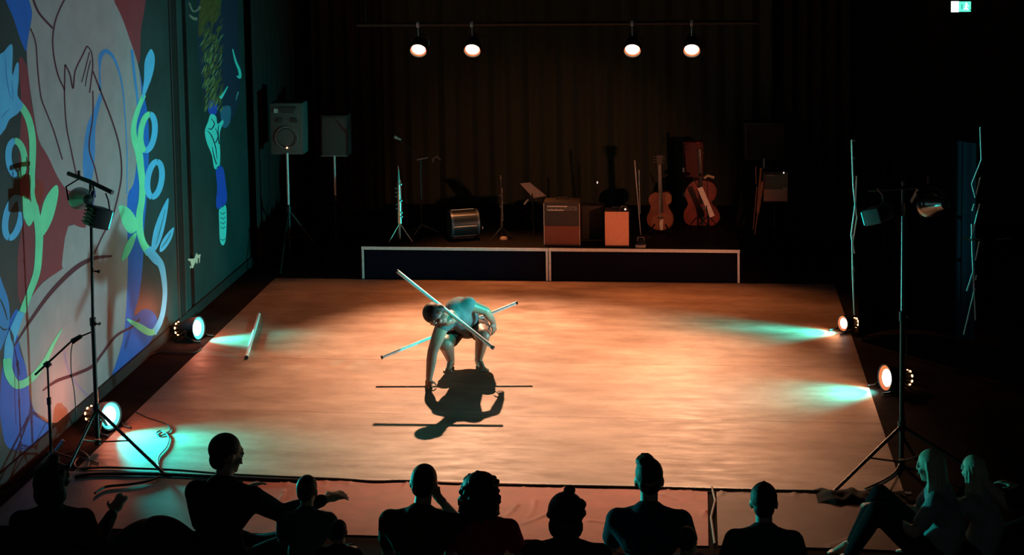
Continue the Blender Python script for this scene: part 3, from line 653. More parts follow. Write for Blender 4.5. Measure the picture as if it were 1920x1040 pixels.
MB().box((a+b2)/2, (.038, .03, (a-b2).length), Matrix.Rotation(math.atan2(b2.x-a.x, b2.z-a.z), 3, 'Y'), .004).build('neck', mat('dark fretboard', (.035, .025, .022), .4), t)
slab(MB(), [(1230, 291), (1242, 291), (1241, 309), (1232, 309)], Yg-.02, .02, False).build('headstock', mat('dark fretboard', (.03,)*3), t)
for k in range(3):
    for s_ in (1227, 1244): 
        u = at(s_, 294+k*5, Yg-.01); MB().cyl(u-V((.012, 0, 0)), u+V((.012, 0, 0)), .007, n=8).build('tuning_peg', CHR, t)
MB().box(at(1239, 408, Yg-.02), (.07, .016, .014), bevel=.003).build('bridge', BLKP, t)
strings(t, at(1239, 408, Yg-.035), at(1236, 308, Yg-.045), 6, .007, V((1, 0, 0)))
slab(MB(), [(1237, 412), (1244, 410), (1243, 424), (1243, 431), (1238, 431), (1236, 422)], Yg-.03, .015, False).build('tailpiece', mat('pale tailpiece', (.7, .6, .5), .5), t)
t2 = thing('guitar_stand', 'low black stand under the reddish guitar', 'stand', (q.x, Yg, STZ))
MB().tube([(q.x-.12, Yg-.06, STZ+.01), (q.x-.06, Yg-.02, STZ+.09), (q.x-.05, Yg+.12, STZ+.1)], .008, 6).build('leg', BLK, t2)
MB().tube([(q.x+.12, Yg-.06, STZ+.01), (q.x+.06, Yg-.02, STZ+.09), (q.x+.05, Yg+.12, STZ+.1)], .008, 6).build('leg', BLK, t2)
MB().tube([(q.x, Yg+.3, STZ+.01), (q.x, Yg+.12, STZ+.3), (q.x, Yg+.11, STZ+.45)], .009, 6).build('leg', BLK, t2)
Yc = 1.25; q = V((at(1305, 432, Yc).x, Yc, STZ))
t = thing('cello', 'dark red cello standing behind the music stand, right of the guitar', 'cello', q)
CW = mat('dark red varnish', (.22, .03, .018), .35, var=.35, scale=8)
slab(MB(), [(1288, 352), (1300, 340), (1316, 338), (1334, 342), (1344, 356), (1340, 372), (1334, 380), (1344, 392), (1350, 408), (1340, 421), (1318, 426), (1296, 424), (1283, 413), (1283, 396), (1290, 382), (1284, 366)], Yc, .13).build('body', CW, t)
MB().box((at(1316, 380, Yc-.015)+at(1310, 280, Yc-.015))/2, (.04, .03, .62), Matrix.Rotation(-.05, 3, 'Y'), .004).build('fingerboard', mat('ebony', (.02,)*3, .35), t)
MB().cyl(at(1310, 283, Yc), at(1309, 270, Yc), .016, .012).lathe([(0, -.016), (.022, -.016), (.022, .016), (0, .016)], at(1309, 268, Yc), (1, 0, 0), 14).build('scroll', CW, t)
for k, s_ in enumerate((-1, 1, -1, 1)):
    u = at(1310, 274+k*4, Yc); MB().cyl(u, u+V((.05*s_, 0, 0)), .004).ell(u+V((.055*s_, 0, 0)), (.012, .006, .008), n=8).build('peg', WOOD, t)
MB().box(at(1317, 392, Yc-.02), (.09, .012, .05), bevel=.003).build('bridge', WOOD, t)
slab(MB(), [(1313, 398), (1321, 398), (1319, 426), (1316, 426)], Yc-.03, .012, False).build('tailpiece', mat('ebony', (.02,)*3), t)
strings(t, at(1317, 390, Yc-.05), at(1310, 284, Yc-.05), 4, .011, V((1, 0, 0)))
MB().cyl(at(1317, 430, Yc+.06), V((at(1317, 440, Yc).x, Yc+.06, STZ+.004)), .005).build('endpin', CHR, t)
# tall dark red case behind the cello
q = V((at(1300, 400, 2.0).x, 2.0, STZ)); hh = at(1300, 266, 2.0).z-STZ
t = thing('instrument_case', 'tall dark red instrument case at the back, behind the cello', 'case', q)
MB().box(q+V((0, .1, hh/2)), (.24, .2, hh), bevel=.03).build('body', mat('dark red case', (.12, .014, .01), .6), t)
for z in (.25, .6): MB().box(q+V((-.11, -.008, hh*z)), (.02, .014, .05)).build('latch', CHR, t)

# ------------------------------------------------------------------ the mural (paint on the left wall)
def pm(name, c, r=.75, v=.08): return mat('paint '+name, c, r, var=v, scale=5)
PG = pm('warm grey', (.37, .37, .385)); PB = pm('blue', (.008, .15, .66)); PR = pm('maroon', (.27, .045, .06)); PD = pm('dark line', (.09, .02, .035))
PV = pm('mint', (.20, .88, .48)); PC = pm('light blue', (.12, .55, 1.0)); PM = pm('mid blue', (.06, .30, .72)); PL = pm('lilac', (.30, .30, .5)); PK = pm('wall dark', (.035, .048, .046))
def patch(pts, lay, m, parent, name, closed_s=True, k=5):
    P = smooth2(pts, True, k) if closed_s else [V((x, y, 0)) for x, y in pts]
    mb = MB(); vs = [mb.bm.verts.new(wl(p.x, p.y, .0005*lay)) for p in P]
    for tr in tessellate_polygon([P]): 
        try: mb.bm.faces.new([vs[i] for i in tr])
        except ValueError: pass
    return mb.build(name, m, parent, smooth=False)
def stroke(pts, ws, lay, m, parent, name, k=6):
    n = len(pts); ws = ws if hasattr(ws, '__len__') else [ws]*n
    P = smooth2([(x, y, w_) for (x, y), w_ in zip(pts, ws)], False, k); mb = MB(); prev = None
    for i, p in enumerate(P):
        t_ = P[min(i+1, len(P)-1)]-P[max(i-1, 0)]; t_.z = 0; nn = V((-t_.y, t_.x, 0)).normalized()*(max(p.z, .3)/2)
        a = mb.bm.verts.new(wl(p.x+nn.x, p.y+nn.y, .0005*lay)); b_ = mb.bm.verts.new(wl(p.x-nn.x, p.y-nn.y, .0005*lay))
        if prev: mb.bm.faces.new((prev[0], a, b_, prev[1]))
        prev = (a, b_)
    return mb.build(name, m, parent, smooth=False)
MU = thing('wall_mural', 'big mural of a pale grey figure with hand and curling mint and blue vines', 'mural', wl(160, 750))
patch([(36, 110), (52, 130), (60, 200), (80, 270), (125, 350), (140, 362), (160, 390), (160, 428), (128, 424), (118, 500), (80, 528), (52, 566), (35, 560), (33, 480), (40, 420), (36, 300), (40, 200)], 1, PR, MU, 'maroon_ground')
patch([(203, -20), (270, -20), (264, 60), (262, 112), (250, 125), (238, 90), (220, 40)], 1, PR, MU, 'maroon_ground')
patch([(8, -25), (85, -25), (70, 10), (60, 40), (54, 75), (50, 97), (40, 78), (26, 36)], 1, PB, MU, 'blue_ground')
patch([(240, 80), (258, 120), (270, 175), (278, 226), (279, 290), (276, 364), (270, 430), (268, 490), (261, 552), (252, 590), (268, 580), (284, 582), (295, 600), (288, 630), (266, 661), (234, 700), (196, 732), (190, 700), (220, 600), (236, 400), (236, 200)], 1, PB, MU, 'blue_ground')
patch([(4, 690), (0, 760), (3, 798), (13, 836), (40, 845), (75, 825), (93, 798), (70, 770), (55, 730), (50, 690), (36, 650), (40, 600), (30, 580), (12, 620), (18, 660)], 1, PB, MU, 'blue_ground')
patch([(48, -25), (75, -25), (195, -25), (215, 5), (230, 36), (243, 73), (258, 118), (265, 165), (262, 200), (250, 240), (256, 300), (250, 345), (239, 368), (239, 440), (240, 490), (234, 612), (218, 679), (196, 729), (177, 746), (146, 771), (119, 789), (88, 791), (66, 771), (57, 745), (49, 690), (38, 648), (31, 612), (40, 586), (53, 566), (80, 530), (118, 503), (116, 496), (128, 424), (160, 427), (160, 392), (140, 362), (124, 354), (108, 331), (89, 291), (73, 263), (63, 210), (55, 154), (50, 97), (56, 53), (60, 20)], 2, PG, MU, 'figure_body', True, 3)
patch([(188, 174), (176, 205), (163, 237), (156, 285), (157, 330), (172, 336), (178, 290), (179, 240), (187, 200), (191, 185)], 3, PM, MU, 'blue_shade')
for pts, w_, m in [([(61, -5), (73, 24), (99, 53)], 4, PD), ([(123, -5), (106, 32), (99, 69), (101, 105), (109, 141), (121, 168)], 3, PD),
     ([(57, 53), (67, 81), (71, 133), (77, 182), (87, 210), (101, 246), (117, 299)], 2.6, PD), ([(122, 121), (121, 182), (125, 238), (133, 279), (143, 327)], 2.6, PD),
     ([(122, 121), (131, 139), (137, 166), (141, 133), (154, 105), (163, 86)], 2.8, PD), ([(163, 86), (171, 97), (174, 121), (172, 141), (168, 174)], 2.4, PD),
     ([(168, 97), (160, 129), (153, 154)], 2, PD), ([(170, 113), (164, 137), (160, 162)], 1.8, PD), ([(174, 133), (190, 174), (210, 226), (224, 275), (228, 323), (222, 364), (210, 408), (193, 440), (177, 475)], 3, PD),
     ([(174, 170), (174, 218), (167, 275), (178, 315), (184, 343)], 2.6, PD), ([(119, 652), (126, 685), (140, 715), (168, 745)], 4, PL),
     ([(188, 170), (187, 130), (189, 105), (200, 96), (215, 112), (228, 154), (234, 210), (238, 283), (238, 364)], (4, 3, 8, 8, 5, 3, 2.2, 2, 2), PM), ([(247, 93), (252, 140), (258, 190), (256, 230)], (5, 5, 4, 2), PM)]:
    stroke(pts, w_, 4, m, MU, 'contour_line')
stroke([(27, 648), (58, 599), (97, 546), (142, 502), (177, 484), (210, 480)], (3, 6, 8, 9, 7, 4), 4, PD, MU, 'contour_line')
stroke([(80, 732), (106, 714), (142, 701), (172, 687), (190, 665), (217, 630), (248, 612), (262, 598)], (3, 6, 6, 6, 5, 5, 4, 3), 4, PD, MU, 'contour_line')
# right vine
stroke([(270, 178), (258, 208), (251, 235), (252, 260), (260, 285), (264, 315), (267, 345), (266, 375), (262, 400), (262, 430), (268, 455), (281, 475)], (8, 9, 10, 12, 14, 13, 12, 12, 13, 13, 13, 16), 5, PV, MU, 'vine_stem')
stroke([(276, 466), (292, 485), (303, 500), (309, 540), (307, 575), (300, 603), (287, 625)], (16, 17, 12, 9, 9, 10, 12), 5.3, PC, MU, 'vine_stem')
stroke([(290, 622), (278, 622), (258, 610), (238, 598)], (10, 13, 11, 3), 5.6, PV, MU, 'vine_stem')
patch([(284, 92), (290, 106), (289, 126), (284, 147), (278, 163), (268, 186), (267, 172), (270, 150), (271, 118), (277, 100)], 5.2, PC, MU, 'leaf')
def ring(cx, cy, rx, ry, tilt, w_, mL, mR, lay, split=.5):
    a = []
    for k in range(33):
        an = math.pi/2+2*math.pi*k/32; x = rx*math.cos(an); y = ry*math.sin(an); a.append((cx+x*math.cos(tilt)-y*math.sin(tilt), cy+x*math.sin(tilt)+y*math.cos(tilt)))
    stroke(a[:17], w_, lay, mL, MU, 'vine_loop', 2); stroke(a[16:], w_, lay, mR, MU, 'vine_loop', 2)
ring(277, 248, 13, 34, .12, 11, PV, PC, 5.1); ring(290, 336, 13, 33, .15, 11, PC, PC, 5.1)
patch([(223, 386), (238, 388), (252, 403), (258, 422), (254, 434), (243, 437), (232, 424), (226, 405)], 5.2, PV, MU, 'leaf')
patch([(256, 436), (251, 457), (240, 480), (228, 488), (234, 463), (245, 444)], 5.2, PV, MU, 'leaf')
patch([(316, 371), (312, 408), (303, 446), (291, 470), (284, 464), (289, 430), (302, 395)], 5.2, PC, MU, 'leaf')
patch([(326, 426), (322, 446), (310, 466), (300, 472), (301, 458), (312, 439)], 5.2, PC, MU, 'leaf')
for a_ in ([(310, 392), (302, 425), (293, 458)], [(321, 436), (312, 452), (303, 464)]): stroke(a_, (1, 2, 1), 6, pm('slit', (.03, .2, .3)), MU, 'leaf_vein')
# left vine
stroke([(30, 190), (44, 205), (55, 228), (61, 262), (61, 300), (60, 330), (62, 360), (67, 395), (73, 430), (73, 465), (69, 510), (55, 550), (42, 585)], (14, 13, 13, 13, 12, 11, 10, 13, 15, 14, 13, 12, 12), 5, PV, MU, 'vine_stem')
stroke([(40, 585), (28, 615), (18, 645), (15, 685)], (13, 16, 18, 16), 5.3, PC, MU, 'vine_stem')
stroke([(13, 672), (17, 700), (30, 720), (46, 718), (64, 704), (85, 676), (100, 645), (116, 617)], (15, 17, 16, 14, 12, 9, 6, 2), 5.6, PV, MU, 'vine_stem')
patch([(-6, 120), (8, 96), (20, 83), (24, 92), (23, 140), (30, 120), (35, 120), (35, 150), (33, 178), (43, 196), (34, 212), (18, 224), (8, 244), (-6, 245)], 5.2, PC, MU, 'flower')
for a_ in ([(10, 110), (13, 150), (20, 185)], [(22, 150), (24, 170), (24, 190)], [(3, 222), (10, 212), (18, 205)]): stroke(a_, (1, 2, 1), 6, PM, MU, 'petal_vein')
patch([(-6, 515), (6, 535), (16, 565), (18, 600), (10, 635), (-2, 660), (-8, 640)], 5.2, PM, MU, 'flower')
for a_ in ([(0, 560), (8, 578), (14, 600)], [(0, 612), (8, 618), (14, 616)]): stroke(a_, (2, 3, 1.5), 6, PK, MU, 'petal_vein')
ring(31, 297, 15, 33, -.1, 12, PC, PV, 5.1); ring(25, 408, 14, 38, .2, 12, PC, PC, 5.1)
patch([(107, 347), (109, 367), (98, 412), (80, 442), (75, 415), (82, 379), (95, 356)], 5.2, PV, MU, 'leaf')
patch([(42, 367), (55, 374), (63, 392), (65, 407), (54, 424), (43, 400)], 5.2, PV, MU, 'leaf')
patch([(71, 335), (80, 347), (83, 360), (73, 386), (65, 360)], 5.4, pm('rust', (.3, .03, .02)), MU, 'leaf')

# second mural: feathered figure with a patterned leg and a shoe
M2 = thing('wall_mural', 'narrow mural of a feathered figure with glowing cyan patterned leg and shoe', 'mural', wl(415, 455))
FO = pm('olive feather', (.16, .12, .03)); FO2 = pm('pale olive', (.30, .30, .12)); FN = pm('navy', (.02, .03, .08)); CY = pm('cyan', (.15, .95, .95)); BL2 = pm('royal blue', (.03, .09, .75))
patch([(376, -20), (440, -20), (446, 60), (450, 130), (448, 190), (430, 230), (405, 240), (388, 200), (376, 140), (370, 70)], 1, FN, M2, 'feather_ground')
random.seed(3)
for k in range(280):
    v = random.random(); x = 374+v*0+random.random()*(40-v*6)+v*6; y = -15+v*215
    L_ = random.uniform(8, 20); dx = random.uniform(-5, 1)
    stroke([(x+5, y), (x+2, y+L_*.5), (x+dx*.6, y+L_)], (.6, random.uniform(1.4, 3.4), .5), 2+random.random(), FO if random.random() < .65 or y < 60 else FO2, M2, 'feather', 2)
patch([(380, -20), (405, -20), (408, 30), (400, 45), (388, 40), (374, 70), (372, 40)], 1.6, pm('brown', (.14, .08, .02)), M2, 'feather_ground')
stroke([(436, 92), (442, 115), (449, 132), (450, 145), (444, 142)], (2, 4, 5, 5, 2), 3, CY, M2, 'outline_mark'); stroke([(427, 162), (419, 176), (413, 184)], (2, 4, 6), 3, CY, M2, 'outline_mark')
stroke([(447, 172), (442, 188)], (3, 1), 3, pm('pale teal', (.2, .5, .5)), M2, 'outline_mark'); stroke([(355, 5), (361, 20), (369, 20), (376, 12)], (3, 3, 3, 6), 3, pm('beige', (.35, .25, .2)), M2, 'bird_foot'); stroke([(355, 28), (362, 34), (370, 36)], (3, 5, 6), 3, pm('beige', (.3,)*3), M2, 'bird_foot')
patch([(394, 188), (406, 190), (406, 212), (396, 216), (390, 205)], 2.5, BL2, M2, 'blue_patch')
patch([(414, 205), (432, 200), (430, 232), (418, 238)], 2.4, pm('slate blue', (.06, .18, .35)), M2, 'blue_patch')
patch([(395, 214), (405, 218), (408, 232), (417, 225), (419, 230), (412, 250), (413, 290), (411, 312), (402, 316), (397, 290), (388, 268), (384, 246), (390, 228)], 3, CY, M2, 'patterned_leg')
for a_ in ([(389, 245), (397, 255), (404, 275), (407, 298)], [(396, 222), (402, 232), (396, 242), (390, 240)], [(404, 240), (409, 255), (404, 268)], [(398, 275), (401, 292), (406, 308)], [(410, 234), (409, 250), (411, 270)]):
    stroke(a_, (1, 2, 2, 1)[:len(a_)], 4, FN, M2, 'pattern_line')
patch([(405, 316), (418, 314), (424, 350), (425, 378), (412, 392), (405, 384), (407, 350)], 3, BL2, M2, 'sock')
patch([(411, 392), (422, 384), (425, 400), (424, 440), (421, 457), (416, 459), (412, 448), (411, 420)], 3, CY, M2, 'shoe')
for y in (398, 407, 416, 425, 447): stroke([(413, y), (418, y+3), (423, y-1)], (1, 1.8, 1), 4, pm('deep teal', (.02, .25, .3)), M2, 'pattern_line')
SG = thing('wall_lettering', 'small pale scrawled tag lettering on the wall below the feathered figure', 'lettering', wl(365, 490))
patch([(330+x/13, 440+y/13) for x, y in [(290, 582), (430, 580), (460, 555), (490, 450), (520, 455), (530, 492), (605, 470), (590, 545), (580, 682), (560, 685), (558, 560), (532, 570), (524, 700), (500, 700), (480, 660), (430, 760), (420, 810), (385, 810), (350, 645), (300, 628)]], 2, pm('cream paint', (.75, .68, .55)), SG, 'tag_letters', False)
patch([(330+x/13, 440+y/13) for x, y in [(340, 755), (372, 760), (370, 815), (345, 820)]], 2, pm('cream paint', (.7,)*3), SG, 'tag_letters', False)

# ------------------------------------------------------------------ people
def fuse(mb, name, m, parent, vox, it=2, fac=.5):
    """one continuous surface grown over the limbs, then smoothed"""
    me = bpy.data.meshes.new('tmp'); bmesh.ops.recalc_face_normals(mb.bm, faces=mb.bm.faces); mb.bm.to_mesh(me); mb.bm.free()
    o = bpy.data.objects.new('tmp', me); COL.objects.link(o)
    r = o.modifiers.new('r', 'REMESH'); r.mode = 'VOXEL'; r.voxel_size = vox; r.use_smooth_shade = True
    s = o.modifiers.new('s', 'SMOOTH'); s.factor = fac; s.iterations = it
    dg = bpy.context.evaluated_depsgraph_get(); me2 = bpy.data.meshes.new_from_object(o.evaluated_get(dg)); me2.name = name
    bpy.data.objects.remove(o); bpy.data.meshes.remove(me)
    for f in me2.polygons: f.use_smooth = True
    return link_mesh(name, me2, m, parent)
def basis(f, u):
    f = V(f).normalized(); u = V(u); u = (u-f*u.dot(f)).normalized(); s = f.cross(u); return s, f, u
def head(mb, c, f, u, k=1.):
    s, f, u = basis(f, u); rot = Matrix((s, f, u)).transposed(); c = V(c)
    P = lambda x, y, z: c+(s*x+f*y+u*z)*k
    mb.ell(P(0, -.008, .02), (.074*k, .094*k, .088*k), rot, 20)
    mb.ell(P(0, .030, -.052), (.052*k, .056*k, .062*k), rot, 16); mb.ell(P(0, .058, -.092), .024*k, n=10)
    mb.cap(P(0, .086, .010), P(0, .098, -.026), .008*k, .012*k, 8)
    mb.cap(P(-.034, .08, .022), P(.034, .08, .022), .012*k, n=8)
    for q in (-1, 1): mb.ell(P(.073*q, -.004, -.012), (.012*k, .02*k, .032*k), rot, 10); mb.ell(P(.036*q, .062, -.03), .024*k, n=8)
    return P, rot
def face_parts(t, P, rot, k):
    for q in (-1, 1): MB().ell(P(.031*q, .083, .002), .012*k, rot, 10).build('eye', mat('eye', (.5, .5, .48), .2), t)
    MB().ell(P(0, .092, -.058), (.024*k, .009*k, .008*k), rot, 10).build('lips', mat('lips', (.35, .12, .1), .5), t)
def hand(mb, w, d, n, th, k=1., curl=.5, spread=.16):
    """w wrist, d pointing direction, n normal of the palm (curl goes towards it), th side of the thumb"""
    w = V(w); d = V(d).normalized(); th = V(th); th = (th-d*th.dot(d)).normalized(); n_ = d.cross(th)
    if n_.dot(V(n)) < 0: n_ = -n_
    rot = Matrix((th, n_, d)).transposed(); mb.ell(w+d*.045*k, (.041*k, .017*k, .052*k), rot, 12)
    for i, (o, L) in enumerate(((.028, .072), (.010, .082), (-.010, .076), (-.028, .060))):
        dd = (d+th*(spread*(1.5-i)/1.5)+n_*curl*.35).normalized(); d2 = (d+th*(spread*(1.5-i)/2)+n_*curl*1.3).normalized()
        a = w+d*.078*k+th*o*k; b = a+dd*L*.5*k; c = b+d2*L*.5*k
        mb.cap(w+d*.04*k+th*o*.7*k, a, .0095*k, .0092*k, 8).cap(a, b, .0092*k, .0085*k, 8).cap(b, c, .0085*k, .0072*k, 8)
    a = w+d*.02*k+th*.026*k; b = a+(d*.6+th*.8+n_*.3).normalized()*.04*k; c = b+(d*.9+th*.35+n_*.4).normalized()*.032*k
    mb.cap(a, b, .013*k, .0105*k, 8).cap(b, c, .0105*k, .008*k, 8)
def foot(mb, heel, toe, ank, k=1.):
    heel = V(heel); toe = V(toe); d = (toe-heel).normalized(); s = d.cross(V((0, 0, 1)))
    mb.ell(heel+V((0, 0, .028*k)), (.028*k,)*3, n=10).cap(ank, heel+V((0, 0, .035*k))+d*.02, .034*k, .03*k, 10)
    mb.cap(V(ank)+d*.03, toe-d*.06*k+V((0, 0, .022*k)), .03*k, .022*k, 10).cap(heel+V((0, 0, .022*k)), toe-d*.05*k+V((0, 0, .018*k)), .024*k, .02*k, 10)
    for i in range(5):
        o = (i-2)*.016*k; mb.cap(toe-d*.055*k+s*o+V((0, 0, .016*k)), toe-d*(.004+abs(i-1)*.006)*k+s*o*1.15+V((0, 0, .011*k)), .012*k, .009*k, 8)
def chain(mb, pts):
    for (a, ra), (b, rb) in zip(pts, pts[1:]): mb.cap(a, b, ra, rb, 14)

# --- the performer: crouched, left arm behind, right hand on the floor, head hanging sideways
PF = thing('person', 'crouching barefoot performer with one hand on the floor and a stick across the neck', 'person', (-.46, -3.2, 0))
hipc = V((-.44, -3.06, .365)); hR = V((-.525, -3.07, .35)); hL = V((-.36, -3.07, .355))
kR = V((-.585, -3.40, .275)); kL = V((-.255, -3.44, .365)); aR = V((-.57, -3.20, .065)); aL = V((-.335, -3.16, .065))
belly = V((-.435, -3.24, .44)); ch = V((-.45, -3.46, .56)); ub = V((-.44, -3.66, .615))
sR = V((-.555, -3.72, .53)); sL = at(878, 571, -3.66); eR = V((-.635, -3.78, .315)); wR = V((-.668, -3.79, .085))
eL = at(910, 582, -3.62); wL = at(924, 602, -3.46); hc = at(816, 590, -3.97); nk = at(838, 600, -3.87)
mb = MB()
chain(mb, [(hipc, .115), (belly, .110), (ch, .118), (ub, .098)]); mb.cap(hR, hL, .095); mb.cap(sR, sL, .058, .058); mb.cap(ub, nk, .07, .048)
chain(mb, [(nk, .048), (hc+V((.02, .01, 0)), .045)])
mb.cap(ch+V((-.06, 0, -.02)), sR, .085, .055).cap(ch+V((.04, 0, .01)), sL, .078, .055)
chain(mb, [(hR, .095), (hR.lerp(kR, .5), .09), (kR, .066), (kR.lerp(aR, .35)+V((0, .02, 0)), .058), (aR, .033)])
chain(mb, [(hL, .095), (hL.lerp(kL, .5), .09), (kL, .063), (kL.lerp(aL, .35)+V((0, .02, 0)), .056), (aL, .033)])
chain(mb, [(sR, .06), (sR.lerp(eR, .45), .056), (eR, .044), (eR.lerp(wR, .35), .043), (wR, .027)])
chain(mb, [(sL, .058), (sL.lerp(eL, .45), .046), (eL, .038), (eL.lerp(wL, .35), .038), (wL, .026)])
foot(mb, aR+V((.0, .045, -.065)), aR+V((-.015, -.15, -.065)), aR, .9); foot(mb, aL+V((-.01, .04, -.065)), aL+V((.075, -.13, -.065)), aL, .9)
Pf, rotf = head(mb, hc, (.02, -.50, -.80), (-.88, -.30, .25), .90)
hand(mb, wR, (-.10, .25, -.95), (.3, 1, 0), (.9, -.2, 0), .86, 1.1, .5)
hand(mb, wL, (.12, .25, -.95), (-.8, -.4, -.2), (-.5, -.85, 0), .86, .5, .3)
fuse(mb, 'body', mat('performer skin', (.27, .17, .125), .45, bump=.04, scale=60), PF, .0052, 3)
face_parts(PF, Pf, rotf, .9)
mb = MB(); chain(mb, [(hipc, .133), (belly, .127), (ch, .139), (ub, .114)]); mb.cap(ub, ub.lerp(nk, .5), .085, .06).cap(sR, sL, .07, .07)
mb.cap(ch+V((-.06, 0, -.02)), sR, .094, .072).cap(ch+V((.04, 0, .01)), sL, .088, .068)
fuse(mb, 'tank_top', mat('charcoal vest', (.10, .13, .14), .9, bump=.2, scale=60, spec=.1), PF, .006, 14, .8)
mb = MB(); mb.cap(hR, hL, .112); mb.cap(hR, hR.lerp(kR, .66), .106, .094).cap(hL, hL.lerp(kL, .6), .106, .094).cap(hipc, belly.lerp(hipc, .6), .138, .134)
fuse(mb, 'shorts', mat('dark brown shorts', (.05, .025, .02), .85), PF, .006, 2)
mb = MB(); s_, f_, u_ = basis((.02, -.50, -.80), (-.88, -.30, .25)); mb.ell(hc+u_*.026-f_*.014, (.075, .088, .082), Matrix((s_, f_, u_)).transposed(), 20); mb.ell(hc-f_*.045-u_*.02, (.064, .05, .06), Matrix((s_, f_, u_)).transposed(), 14)
fuse(mb, 'hair', HAIRD, PF, .006, 1)
# sticks
STK = mat('aluminium stick', (.80, .85, .85), .4, .1)
def stick(a, b, label, r=.014):
    a = V(a); b = V(b); d = (b-a).normalized(); t = thing('performance_stick', label, 'stick', a.lerp(b, .5))
    MB().cyl(a, b, r, n=16).build('rod', STK, t)
    for p_, q_ in ((a, 1), (b, -1)): MB().cyl(p_-d*.002*q_, p_+d*.014*q_, r*1.08, n=16).build('end_cap', BLKP, t)
stick((-.967, -3.519, .93), (-.082, -4.119, .45), 'bright cyan-lit stick held across the neck of the performer', .0155)
stick((-1.113, -3.566, .192), (.006, -3.098, .562), 'stick passing under the body of the performer, its right end raised')
a = gr(486, 588, .016); b = gr(462, 670, .016)
stick(a, b, 'loose pale stick lying on the dance floor, left of the performer', .016)

